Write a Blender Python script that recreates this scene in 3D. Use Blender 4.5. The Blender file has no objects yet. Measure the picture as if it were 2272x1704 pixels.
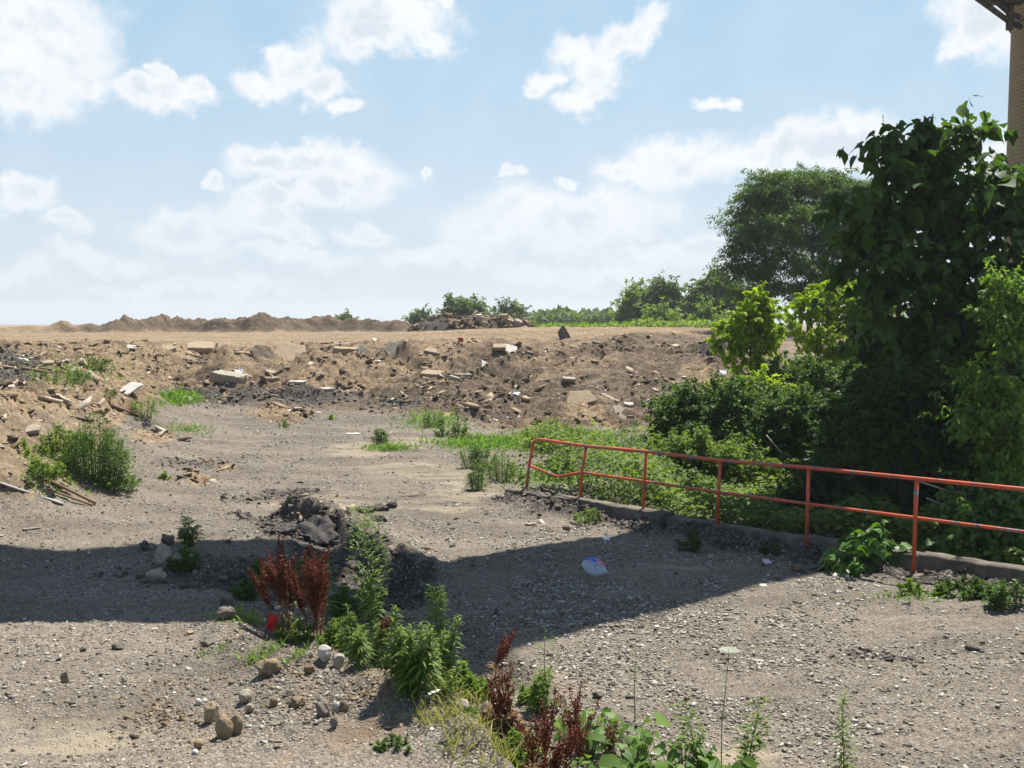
import bpy, bmesh, math, random
import numpy as np
from mathutils import Vector, Matrix, Euler

# ------------------------------------------------------------------ camera, sky, sun
SC = bpy.context.scene
COL = SC.collection
F = 2436.0                      # focal length in photograph pixels (frame 2272 x 1704)
CH = 3.6                        # eye height above the lower yard
V0 = 718.0                      # horizon row
PITCH = math.atan((852 - V0) / F)
cam = bpy.data.cameras.new("camera")
cam.sensor_width = 36.0
cam.lens = 36.0 * F / 2272
cam.clip_start = 0.1
cam.clip_end = 6000
camo = bpy.data.objects.new("camera", cam)
camo.location = (0, 0, CH)
camo.rotation_euler = (math.pi / 2 - PITCH, 0, 0)
COL.objects.link(camo)
SC.camera = camo

SUN_AZ = math.radians(31)       # clockwise from the viewing direction (+Y)
SUN_EL = math.radians(62)
sun_dir = Vector((math.sin(SUN_AZ) * math.cos(SUN_EL), math.cos(SUN_AZ) * math.cos(SUN_EL), math.sin(SUN_EL)))
sl = bpy.data.lights.new("sun", 'SUN')
sl.energy = 5.0
sl.angle = math.radians(0.53)
sl.color = (1.0, 0.955, 0.88)
so = bpy.data.objects.new("sun", sl)
so.rotation_euler = sun_dir.to_track_quat('Z', 'Y').to_euler()
so.location = (0, 0, 60)
COL.objects.link(so)

SC.view_settings.view_transform = 'Standard'
SC.view_settings.look = 'None'
SC.view_settings.gamma = 1
SC.view_settings.exposure = 0.92
SC.cycles.max_bounces = 6
SC.cycles.transparent_max_bounces = 6
SC.cycles.use_denoising = True

world = bpy.data.worlds.new("World")
SC.world = world
world.use_nodes = True
nt = world.node_tree
nt.nodes.clear()
def N(nt, typ, **kw):
    n = nt.nodes.new(typ)
    for k, v in kw.items():
        setattr(n, k, v)
    return n
def L(nt, a, b):
    nt.links.new(a, b)
def inp(nt, sock, v):
    if isinstance(v, bpy.types.NodeSocket):
        nt.links.new(v, sock)
    else:
        sock.default_value = v
def M(nt, op, a, b=None, c=None, clamp=False):
    n = N(nt, 'ShaderNodeMath', operation=op, use_clamp=clamp)
    inp(nt, n.inputs[0], a)
    if b is not None: inp(nt, n.inputs[1], b)
    if c is not None: inp(nt, n.inputs[2], c)
    return n.outputs[0]
def VM(nt, op, a, b=None):
    n = N(nt, 'ShaderNodeVectorMath', operation=op)
    inp(nt, n.inputs[0], a)
    if b is not None: inp(nt, n.inputs[1], b)
    return n
def SM(nt, v, a, b, o0=0.0, o1=1.0):
    n = N(nt, 'ShaderNodeMapRange', interpolation_type='SMOOTHSTEP')
    inp(nt, n.inputs['Value'], v)
    n.inputs['From Min'].default_value = a; n.inputs['From Max'].default_value = b
    n.inputs['To Min'].default_value = o0; n.inputs['To Max'].default_value = o1
    return n.outputs[0]
def MIX(nt, f, a, b, mode='MIX'):
    n = N(nt, 'ShaderNodeMix', data_type='RGBA', blend_type=mode)
    inp(nt, n.inputs[0], f); inp(nt, n.inputs[6], a); inp(nt, n.inputs[7], b)
    return n.outputs[2]
def NOISE(nt, vec, scale, detail=4, rough=0.55, dim='3D', out=0):
    n = N(nt, 'ShaderNodeTexNoise', noise_dimensions=dim)
    inp(nt, n.inputs['Vector'], vec)
    n.inputs['Scale'].default_value = scale; n.inputs['Detail'].default_value = detail; n.inputs['Roughness'].default_value = rough
    return n.outputs[out]

def build_sky():
    sky = N(nt, 'ShaderNodeTexSky', sky_type='NISHITA')
    sky.sun_disc = False
    sky.sun_elevation = SUN_EL
    sky.sun_rotation = SUN_AZ
    sky.air_density = 1.0; sky.dust_density = 2.0; sky.ozone_density = 1.0
    tc = N(nt, 'ShaderNodeTexCoord')
    d = tc.outputs['Generated']
    sep = N(nt, 'ShaderNodeSeparateXYZ'); L(nt, d, sep.inputs[0])
    az = M(nt, 'ARCTAN2', sep.outputs[0], sep.outputs[1])
    el = M(nt, 'ARCSINE', sep.outputs[2])
    cb = N(nt, 'ShaderNodeCombineXYZ'); L(nt, az, cb.inputs[0]); L(nt, el, cb.inputs[1])
    # warp the angular coordinates so that the cloud outlines billow
    w1 = NOISE(nt, d, 16.0, 5, 0.6, out=1)
    w = VM(nt, 'SUBTRACT', w1, (0.5, 0.5, 0.5)).outputs[0]
    w = VM(nt, 'MULTIPLY', w, (0.085, 0.07, 0.0)).outputs[0]
    p = VM(nt, 'ADD', cb.outputs[0], w).outputs[0]
    # cloud lobes: centre and radii in the photograph's angular grid
    lobes = [(60,80,205,120),(50,180,120,85),(175,195,60,40),
      (350,208,120,42),(300,190,50,30),(425,192,45,32),(345,165,30,22),
      (850,35,150,85),(915,90,75,40),(790,90,85,45),(955,0,40,40),
      (640,150,75,70),(575,195,65,36),(700,200,42,52),(750,243,35,20),(620,115,60,34),
      (1240,115,75,48),(1395,75,48,52),(1280,150,75,62),(1260,215,66,36),(1190,168,40,42),(1335,100,60,45),
      (1540,208,75,20),(1585,195,28,18),
      (2130,40,100,80),(2080,85,50,36),
      (1480,345,165,58),(1650,325,170,60),(1850,310,160,64),(2070,320,170,58),(1370,380,90,50),
      (1140,470,140,78),(1050,520,110,62),(1310,480,160,80),
      (640,345,150,42),(765,365,105,56),(700,405,95,34),(560,345,70,24),
      (390,490,115,40),(570,470,85,54),(650,505,70,34),(790,505,90,28),(600,425,75,34),
      (50,430,85,50),(15,395,45,30),(150,490,56,30),
      (1110,375,50,18),(925,373,20,15),(475,390,28,26),(1220,400,40,20),
      (220,560,150,30),(930,570,120,34),(640,560,150,30),(1500,560,260,36),(30,590,90,30),(1260,590,200,26),(420,620,240,22)]
    fld = None
    for (cx, cy, rx, ry) in lobes:
        k = 2272 / 2212.0
        cx *= k; cy *= k; rx *= k; ry *= k
        x = (cx - 1136) / F; y = (852 - cy) / F
        v = Vector((x, math.cos(PITCH) + y * math.sin(PITCH), -math.sin(PITCH) + y * math.cos(PITCH))).normalized()
        a = math.atan2(v.x, v.y); e = math.asin(v.z)
        s = VM(nt, 'SUBTRACT', p, (a, e, 0)).outputs[0]
        s = VM(nt, 'MULTIPLY', s, (F / rx, F / ry, 0)).outputs[0]
        r = VM(nt, 'LENGTH', s).outputs['Value']
        if fld is None: fld = r
        else:
            n = N(nt, 'ShaderNodeMath', operation='SMOOTH_MIN')
            L(nt, fld, n.inputs[0]); L(nt, r, n.inputs[1]); n.inputs[2].default_value = 0.25
            fld = n.outputs[0]
    fine = NOISE(nt, d, 48.0, 8, 0.62)
    mid = NOISE(nt, d, 17.0, 4, 0.55)
    dens = M(nt, 'SUBTRACT', 1.12, fld)
    dens = M(nt, 'ADD', dens, M(nt, 'MULTIPLY', M(nt, 'SUBTRACT', fine, 0.5), 0.9))
    dens = M(nt, 'ADD', dens, M(nt, 'MULTIPLY', M(nt, 'SUBTRACT', mid, 0.5), 1.0))
    mask = SM(nt, dens, -0.08, 0.70)
    # clouds all round the sky, also where the camera does not look
    rest = NOISE(nt, VM(nt, 'MULTIPLY', d, (1, 1, 2.2)).outputs[0], 3.2, 7, 0.6)
    restm = M(nt, 'MULTIPLY', SM(nt, rest, 0.60, 0.76), SM(nt, M(nt, 'ABSOLUTE', az), 0.52, 0.75))
    mask = M(nt, 'MAXIMUM', mask, restm)
    lowfade = SM(nt, el, 0.0, 0.17, 0.35, 0.95)
    mask = M(nt, 'MULTIPLY', mask, lowfade)
    inner = M(nt, 'MULTIPLY', SM(nt, dens, 0.38, 1.05), SM(nt, M(nt, 'ADD', M(nt, 'MULTIPLY', mid, .6), M(nt, 'MULTIPLY', fine, .4)), 0.40, 0.60))
    ccol = MIX(nt, inner, (7.15, 7.25, 7.35, 1), (5.3, 5.8, 6.4, 1))
    hz = SM(nt, el, -0.02, 0.30, 0.0, 1.0)
    haze = MIX(nt, hz, (5.1, 5.75, 6.5, 1), (3.05, 4.7, 6.1, 1))
    haze = MIX(nt, SM(nt, el, 0.30, 0.75), haze, (1.1, 2.0, 3.8, 1))
    haze = MIX(nt, M(nt, 'MULTIPLY', SM(nt, M(nt, 'ABSOLUTE', az), 0.6, 1.6), SM(nt, el, 0.0, 0.25)), haze, (1.3, 2.3, 4.0, 1))
    base = MIX(nt, 0.85, sky.outputs[0], haze)
    veil = M(nt, 'MULTIPLY', SM(nt, mid, 0.3, 0.75), 0.18)
    base = MIX(nt, veil, base, (6.0, 6.5, 7.0, 1))
    colr = MIX(nt, mask, base, ccol)
    bg = N(nt, 'ShaderNodeBackground'); bg.inputs[1].default_value = 0.0735
    L(nt, colr, bg.inputs[0])
    out = N(nt, 'ShaderNodeOutputWorld'); L(nt, bg.outputs[0], out.inputs[0])
build_sky()
world.cycles.sampling_method = 'MANUAL'
world.cycles.sample_map_resolution = 512

# ------------------------------------------------------------------ helpers
rng = np.random.default_rng(7)
R = random.Random(11)
def raydir(u, v):
    x = (u - 1136) / F; y = (852 - v) / F
    return np.array([x, math.cos(PITCH) + y * math.sin(PITCH), -math.sin(PITCH) + y * math.cos(PITCH)])
def W(u, v, z):
    d = raydir(u, v); t = (z - CH) / d[2]
    return np.array([d[0] * t, d[1] * t, z])
def WD(u, v, Y):
    d = raydir(u, v); t = Y / d[1]
    return np.array([d[0] * t, Y, CH + d[2] * t])
def project(x, y, z):
    zz = z - CH
    dep = y * math.cos(PITCH) - zz * math.sin(PITCH)
    up = y * math.sin(PITCH) + zz * math.cos(PITCH)
    dep = np.where(dep < 0.3, 0.3, dep)
    return 1136 + F * x / dep, 852 - F * up / dep

def _hash(ix, iy, s):
    h = (ix.astype(np.int64) * 374761393 + iy.astype(np.int64) * 668265263 + s * 982451653) & 0xffffffff
    h = ((h ^ (h >> 13)) * 1274126177) & 0xffffffff
    h = h ^ (h >> 16)
    return (h & 0xffff) / 65535.0
def gnoise(x, y, s=0):
    ix = np.floor(x); iy = np.floor(y); fx = x - ix; fy = y - iy
    ux = fx * fx * fx * (fx * (fx * 6 - 15) + 10); uy = fy * fy * fy * (fy * (fy * 6 - 15) + 10)
    def g(dx, dy):
        a = _hash(ix + dx, iy + dy, s) * 2 * np.pi
        return np.cos(a) * (fx - dx) + np.sin(a) * (fy - dy)
    a = g(0, 0); b = g(1, 0); c = g(0, 1); d = g(1, 1)
    return 1.5 * ((a * (1 - ux) + b * ux) * (1 - uy) + (c * (1 - ux) + d * ux) * uy)
def fbm(x, y, sc, oc=4, s=0, gain=0.5):
    t = 0; a = 1.0
    for k in range(oc):
        t = t + a * gnoise(x * sc, y * sc, s + k * 17); sc *= 2.03; a *= gain
    return t
def billow(x, y, sc, oc=3, s=0):
    t = 0; a = 1.0
    for k in range(oc):
        t = t + a * (np.abs(gnoise(x * sc, y * sc, s + k * 13))); sc *= 2.1; a *= 0.5
    return t
def sstep(a, b, x):
    t = np.clip((x - a) / (b - a), 0, 1); return t * t * (3 - 2 * t)

def mesh_np(name, verts, faces, mat=None, attrs=None, smooth=False):
    me = bpy.data.meshes.new(name)
    verts = np.ascontiguousarray(verts, dtype=np.float32)
    faces = [np.asarray(f, dtype=np.int32) for f in faces if len(f)]
    nl = sum(f.size for f in faces); npoly = sum(len(f) for f in faces)
    me.vertices.add(len(verts)); me.vertices.foreach_set("co", verts.ravel())
    me.loops.add(nl); me.polygons.add(npoly)
    me.loops.foreach_set("vertex_index", np.concatenate([f.ravel() for f in faces]))
    tot = np.concatenate([np.full(len(f), f.shape[1], dtype=np.int32) for f in faces])
    st = np.concatenate([[0], np.cumsum(tot)[:-1]]).astype(np.int32)
    me.polygons.foreach_set("loop_start", st)
    if smooth:
        me.polygons.foreach_set("use_smooth", np.ones(npoly, dtype=bool))
    for k, a in (attrs or {}).items():
        a = np.asarray(a, dtype=np.float32)
        if a.ndim == 1:
            at = me.attributes.new(k, 'FLOAT', 'POINT'); at.data.foreach_set("value", a)
        else:
            at = me.attributes.new(k, 'FLOAT_COLOR', 'POINT'); at.data.foreach_set("color", a.ravel())
    me.update(calc_edges=True)
    if mat: me.materials.append(mat)
    return me
def link(name, me, parent=None, label=None, cat=None, group=None, kind=None, loc=None):
    o = bpy.data.objects.new(name, me)
    COL.objects.link(o)
    if parent is not None: o.parent = parent
    if label: o['label'] = label
    if cat: o['category'] = cat
    if group: o['group'] = group
    if cat and not kind: kind = 'thing'
    if kind: o['kind'] = kind
    if loc is not None: o.location = loc
    return o
def thing(name, label, cat, loc, rz=0.0, group=None):
    o = link(name, None, None, label, cat, group, None, tuple(loc))
    o.rotation_euler = (0, 0, rz)
    return o

class MB:
    """collects simple shapes, makes one mesh"""
    def __init__(s): s.v = []; s.f = {}; s.n = 0; s.a = []
    def add(s, verts, faces, var=0.5):
        verts = np.asarray(verts, dtype=float).reshape(-1, 3)
        for f in faces:
            s.f.setdefault(len(f), []).append([i + s.n for i in f])
        s.v.append(verts); s.n += len(verts)
        s.a.append(np.full(len(verts), var))
    def addarr(s, verts, facearrs, var):
        for fa in facearrs:
            fa = np.asarray(fa) + s.n
            s.f.setdefault(fa.shape[1], []).extend(fa.tolist())
        s.v.append(verts); s.n += len(verts); s.a.append(var)
    def tube(s, pts, rads, seg=6, cap=True, var=0.5):
        pts = [np.asarray(p, float) for p in pts]
        if np.isscalar(rads): rads = [rads] * len(pts)
        vs = []; ref = None
        for i, p in enumerate(pts):
            t = pts[min(i + 1, len(pts) - 1)] - pts[max(i - 1, 0)]
            t = t / (np.linalg.norm(t) + 1e-9)
            if ref is None:
                ref = np.array([0, 0, 1.]) if abs(t[2]) < 0.9 else np.array([1., 0, 0])
            a = np.cross(t, ref); a /= np.linalg.norm(a) + 1e-9
            b = np.cross(t, a); ref = -b if np.dot(-b, ref) > 0 else b
            a = np.cross(t, ref); a /= np.linalg.norm(a) + 1e-9
            for k in range(seg):
                an = 2 * math.pi * k / seg
                vs.append(p + rads[i] * (math.cos(an) * a + math.sin(an) * ref))
        fs = []
        for i in range(len(pts) - 1):
            for k in range(seg):
                k2 = (k + 1) % seg
                fs.append((i * seg + k, i * seg + k2, (i + 1) * seg + k2, (i + 1) * seg + k))
        if cap:
            fs.append(tuple(range(seg))[::-1]); fs.append(tuple((len(pts) - 1) * seg + k for k in range(seg)))
        s.add(vs, fs, var)
    def box(s, c, size, rot=None, var=0.5):
        q = np.array([[x, y, z] for x in (-.5, .5) for y in (-.5, .5) for z in (-.5, .5)]) * np.asarray(size)
        if rot is not None:
            q = q @ np.array(rot).T
        s.add(q + np.asarray(c), [(0, 1, 3, 2), (4, 6, 7, 5), (0, 4, 5, 1), (2, 3, 7, 6), (0, 2, 6, 4), (1, 5, 7, 3)], var)
    def mesh(s, name, mat, smooth=False):
        v = np.concatenate(s.v)
        return mesh_np(name, v, [np.array(f) for f in s.f.values()], mat, {'var': np.concatenate(s.a)}, smooth)

# leaf templates: (along, across, up), faces
T_DIA = (np.array([[0, 0, 0], [.45, .5, .05], [1, 0, -.06], [.45, -.5, .05]]), [[0, 3, 2, 1]])
T_LANCE = (np.array([[0, 0, 0], [.3, .5, .06], [.3, -.5, .06], [.7, .36, -.01], [.7, -.36, -.01], [1, 0, -.14]]),
           [[0, 2, 1], [1, 2, 4, 3], [3, 4, 5]])
T_HEART = (np.array([[0, 0, 0], [-.14, .28, .02], [.12, .52, .03], [.5, .44, 0], [1.0, 0, -.22],
                     [-.14, -.28, .02], [.12, -.52, .03], [.5, -.44, 0], [.5, 0, -.05]]),
           [[0, 8, 3, 2, 1], [8, 4, 3], [0, 5, 6, 7, 8], [8, 7, 4]])
T_LOBE = (np.array([[0, 0, 0], [.05, .35, .02], [.4, .55, .02], [.42, .28, 0], [.75, .3, -.03], [1, 0, -.1],
                    [.05, -.35, .02], [.4, -.55, .02], [.42, -.28, 0], [.75, -.3, -.03], [.45, 0, -.03]]),
          [[0, 10, 3, 2, 1], [10, 5, 4, 3], [0, 6, 7, 8, 10], [10, 8, 9, 5]])
def nrm(a): return a / (np.linalg.norm(a, axis=-1, keepdims=True) + 1e-9)
def leaf_arr(P, D, U, Ln, Wd, T, droop=None):
    """P base, D direction, U rough up; returns verts, faces by size"""
    D = nrm(D); S = nrm(np.cross(D, U)); Nn = np.cross(S, D)
    tv, tf = T; k = len(tv); n = len(P)
    v = (P[:, None, :] + D[:, None, :] * (tv[None, :, 0:1] * Ln[:, None, None])
         + S[:, None, :] * (tv[None, :, 1:2] * Wd[:, None, None]) + Nn[:, None, :] * (tv[None, :, 2:3] * Ln[:, None, None]))
    if droop is not None:
        v[:, :, 2] -= (tv[None, :, 0] ** 2) * Ln[:, None] * (droop[:, None] if np.ndim(droop) else droop)
    off = (np.arange(n) * k)[:, None]
    by = {}
    for f in tf:
        by.setdefault(len(f), []).append(np.array(f)[None, :] + off)
    return v.reshape(-1, 3), [np.concatenate(x) for x in by.values()]
def leaves_mesh(name, P, D, U, Ln, Wd, T, mat, var=None, droop=None):
    v, f = leaf_arr(P, D, U, Ln, Wd, T, droop)
    if var is None: var = rng.random(len(P))
    return mesh_np(name, v, f, mat, {'var': np.repeat(var, len(T[0]))})
def randdir(n, zb=0.0):
    a = rng.normal(size=(n, 3)); a = nrm(a); a[:, 2] += zb
    return nrm(a)

# ------------------------------------------------------------------ materials
def mat_new(name):
    m = bpy.data.materials.new(name); m.use_nodes = True
    t = m.node_tree; t.nodes.clear()
    return m, t
def finish(t, shader):
    o = N(t, 'ShaderNodeOutputMaterial'); L(t, shader, o.inputs[0])
def pbsdf(t, color, rough=0.9, bump=None, bstr=0.5, bdist=0.02, metallic=0.0, spec=0.3):
    b = N(t, 'ShaderNodeBsdfPrincipled')
    inp(t, b.inputs['Base Color'], color); inp(t, b.inputs['Roughness'], rough)
    b.inputs['Metallic'].default_value = metallic
    b.inputs['Specular IOR Level'].default_value = spec
    if bump is not None:
        bn = N(t, 'ShaderNodeBump'); bn.inputs['Strength'].default_value = bstr; bn.inputs['Distance'].default_value = bdist
        L(t, bump, bn.inputs['Height']); L(t, bn.outputs[0], b.inputs['Normal'])
    return b.outputs[0]
def ATT(t, name):
    return N(t, 'ShaderNodeAttribute', attribute_name=name)
def leaf_mat(name, c0, c1, trans=0.35, rough=0.45, tcol=None, c2=None):
    m, t = mat_new(name)
    v = ATT(t, 'var').outputs['Fac']
    col = MIX(t, SM(t, v, 0.0, 1.0), (*c0, 1), (*c1, 1))
    if c2: col = MIX(t, SM(t, v, 0.9, 0.97), col, (*c2, 1))
    b = pbsdf(t, col, min(.75, rough + .12), spec=0.22)
    tr = N(t, 'ShaderNodeBsdfTranslucent')
    tcl = MIX(t, 1.0, col, (1.5, 1.6, .5, 1) if tcol is None else (*tcol, 1), 'MULTIPLY')
    L(t, tcl, tr.inputs[0])
    mx = N(t, 'ShaderNodeMixShader'); mx.inputs[0].default_value = trans
    L(t, b, mx.inputs[1]); L(t, tr.outputs[0], mx.inputs[2])
    finish(t, mx.outputs[0]); return m
def plain_mat(name, c0, c1, scale=6, rough=0.9, bstr=0.4, bdist=0.02, usevar=True, spec=0.25, detail=6):
    m, t = mat_new(name)
    g = N(t, 'ShaderNodeNewGeometry')
    n = NOISE(t, g.outputs['Position'], scale, detail, 0.6)
    f = SM(t, n, 0.3, 0.7)
    if usevar:
        f = M(t, 'ADD', M(t, 'MULTIPLY', f, 0.5), M(t, 'MULTIPLY', ATT(t, 'var').outputs['Fac'], 0.5))
    col = MIX(t, f, (*[c * .88 for c in c0], 1), (*[c * .88 for c in c1], 1))
    finish(t, pbsdf(t, col, rough, n, bstr, bdist, spec=spec)); return m

def ground_mat():
    m, t = mat_new("yard_soil")
    g = N(t, 'ShaderNodeNewGeometry'); P = g.outputs['Position']
    at = ATT(t, 'soil'); sp = N(t, 'ShaderNodeSeparateColor'); L(t, at.outputs['Color'], sp.inputs[0])
    tan, dark, sand = sp.outputs[0], sp.outputs[1], sp.outputs[2]
    n1 = NOISE(t, P, 0.9, 6, 0.6); n2 = NOISE(t, P, 7.0, 6, 0.65); n3 = NOISE(t, P, 42.0, 4, 0.7)
    flat = VM(t, 'MULTIPLY', P, (1, 1, 1)).outputs[0]
    def vor(scale):
        v = N(t, 'ShaderNodeTexVoronoi'); v.inputs['Scale'].default_value = scale; v.inputs['Randomness'].default_value = 1
        L(t, flat, v.inputs['Vector']); s = N(t, 'ShaderNodeSeparateColor'); L(t, v.outputs['Color'], s.inputs[0])
        return v.outputs['Distance'], s.outputs[0], s.outputs[1]
    d1, r1, q1 = vor(48); d2, r2, q2 = vor(15)
    grav = MIX(t, SM(t, n2, 0.3, 0.7), (.142, .118, .090, 1), (.228, .192, .148, 1))
    grav = MIX(t, SM(t, n1, 0.35, 0.7), grav, (.185, .155, .120, 1))
    # single chips: pale ones and dark ones
    pale = M(t, 'MULTIPLY', SM(t, r1, 0.72, 0.86), SM(t, d1, 0.6, 0.35))
    grav = MIX(t, M(t, 'MULTIPLY', pale, M(t, 'SUBTRACT', 0.75, M(t, 'MULTIPLY', sand, 0.6))), grav, (.40, .365, .31, 1))
    dk = M(t, 'MULTIPLY', SM(t, q1, 0.62, 0.8), M(t, 'SUBTRACT', 0.75, M(t, 'MULTIPLY', sand, 0.5)))
    grav = MIX(t, dk, grav, (.075, .066, .060, 1))
    tanc = MIX(t, SM(t, n2, 0.3, 0.7), (.190, .128, .070, 1), (.315, .228, .138, 1))
    tanc = MIX(t, M(t, 'MULTIPLY', SM(t, n1, 0.42, 0.7), 0.6), tanc, (.180, .135, .092, 1))
    tanc = MIX(t, M(t, 'MULTIPLY', SM(t, r2, 0.8, 0.9), 0.55), tanc, (.44, .36, .26, 1))
    tanc = MIX(t, M(t, 'MULTIPLY', SM(t, q2, 0.75, 0.9), 0.55), tanc, (.12, .085, .055, 1))
    sandc = MIX(t, SM(t, n3, 0.3, 0.7), (.225, .187, .135, 1), (.282, .236, .172, 1))
    darkc = MIX(t, SM(t, n2, 0.3, 0.7), (.036, .030, .026, 1), (.088, .073, .060, 1))
    darkc = MIX(t, M(t, 'MULTIPLY', SM(t, r1, 0.86, 0.93), 0.6), darkc, (.36, .33, .29, 1))
    jit = M(t, 'ADD', M(t, 'MULTIPLY', M(t, 'SUBTRACT', n2, 0.5), 0.6), M(t, 'MULTIPLY', M(t, 'SUBTRACT', n1, 0.5), 0.5))
    col = MIX(t, SM(t, M(t, 'ADD', sand, jit), 0.35, 0.75), grav, sandc)
    col = MIX(t, SM(t, M(t, 'ADD', tan, jit), 0.3, 0.7), col, tanc)
    brownc = MIX(t, SM(t, n2, 0.3, 0.7), (.088, .060, .038, 1), (.165, .120, .080, 1))
    brownc = MIX(t, M(t, 'MULTIPLY', SM(t, r2, 0.82, 0.92), 0.5), brownc, (.30, .25, .185, 1))
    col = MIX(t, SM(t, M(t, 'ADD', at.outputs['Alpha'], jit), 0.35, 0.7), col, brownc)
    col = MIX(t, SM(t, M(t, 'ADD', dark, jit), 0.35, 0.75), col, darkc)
    hgt = M(t, 'ADD', M(t, 'MULTIPLY', n3, 0.6), M(t, 'MULTIPLY', d1, -0.8))
    hgt = M(t, 'ADD', hgt, M(t, 'MULTIPLY', n2, 1.4))
    hgt = M(t, 'ADD', hgt, M(t, 'MULTIPLY', NOISE(t, P, 3.0, 7, 0.68), M(t, 'MULTIPLY', tan, 6.0)))
    big = NOISE(t, VM(t, 'MULTIPLY', P, (.35, 1.1, 1)).outputs[0], 0.8, 6, 0.62)
    col = MIX(t, 1.0, col, MIX(t, SM(t, big, .3, .7), (.74, .73, .715, 1), (1.16, 1.15, 1.13, 1)), 'MULTIPLY')
    finish(t, pbsdf(t, col, 0.95, hgt, 0.75, 0.03, spec=0.2)); return m
MAT_GROUND = ground_mat()

def stone_mat(name, ramp, scale=14):
    m, t = mat_new(name)
    g = N(t, 'ShaderNodeNewGeometry')
    cr = N(t, 'ShaderNodeValToRGB'); cr.color_ramp.interpolation = 'LINEAR'
    e = cr.color_ramp.elements
    e[0].position = ramp[0][0]; e[0].color = (*ramp[0][1], 1)
    e[1].position = ramp[-1][0]; e[1].color = (*ramp[-1][1], 1)
    for p, c in ramp[1:-1]:
        x = e.new(p); x.color = (*c, 1)
    L(t, ATT(t, 'var').outputs['Fac'], cr.inputs[0])
    n = NOISE(t, g.outputs['Position'], scale, 5, 0.65)
    col = MIX(t, M(t, 'MULTIPLY', SM(t, n, 0.3, 0.7), 0.4), cr.outputs[0], (.16, .13, .10, 1))
    col = MIX(t, 1.0, col, (.88, .88, .88, 1), 'MULTIPLY')
    finish(t, pbsdf(t, col, 0.9, n, 0.5, 0.01, spec=0.25)); return m
MAT_GRAVEL = stone_mat("gravel_chips", [(0, (.06, .05, .043)), (.35, (.14, .115, .086)), (.6, (.215, .18, .138)), (.85, (.37, .33, .27)), (1, (.60, .565, .495))], 30)
MAT_RUBBLE = stone_mat("rubble_pieces", [(0, (.10, .068, .042)), (.3, (.22, .15, .085)), (.65, (.34, .245, .145)), (.88, (.40, .32, .22)), (1, (.60, .55, .46))], 8)
MAT_CLOD = stone_mat("dark_clods", [(0, (.050, .042, .036)), (.5, (.105, .088, .072)), (1, (.20, .17, .14))], 20)
MAT_TANCLOD = stone_mat("tan_clods", [(0, (.14, .095, .055)), (.5, (.245, .175, .10)), (1, (.36, .27, .165))], 20)
MAT_CONC = plain_mat("old_concrete", (.27, .225, .165), (.40, .35, .27), 5, 0.9, 0.5, 0.02)
MAT_CONCW = plain_mat("pale_concrete", (.42, .39, .34), (.62, .59, .53), 5, 0.9, 0.4, 0.01)
MAT_CONCT = plain_mat("tan_stained_concrete", (.27, .20, .125), (.38, .295, .195), 4, 0.9, 0.5, 0.02)
MAT_KERB = plain_mat("weathered_kerb_concrete", (.07, .058, .046), (.19, .16, .125), 3.2, 0.95, 0.6, 0.02, usevar=False)
MAT_ASPH = plain_mat("broken_asphalt", (.045, .040, .037), (.115, .10, .09), 9, 0.9, 0.9, 0.04)
MAT_WOOD = plain_mat("weathered_wood", (.30, .23, .16), (.50, .42, .32), 9, 0.85, 0.4, 0.01)
MAT_WOODW = plain_mat("bleached_board", (.50, .48, .44), (.68, .66, .62), 9, 0.8, 0.3, 0.01)
MAT_WOODB = plain_mat("brown_wood", (.20, .125, .07), (.33, .22, .13), 9, 0.85, 0.4, 0.01)
MAT_BARK = plain_mat("bark", (.05, .042, .034), (.115, .098, .080), 14, 0.95, 0.8, 0.03)
MAT_STEM = plain_mat("green_stem", (.08, .13, .03), (.14, .19, .06), 20, 0.6, 0.1, 0.01)
MAT_STEMR = plain_mat("red_brown_stem", (.10, .035, .02), (.20, .08, .04), 20, 0.7, 0.1, 0.01)

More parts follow.
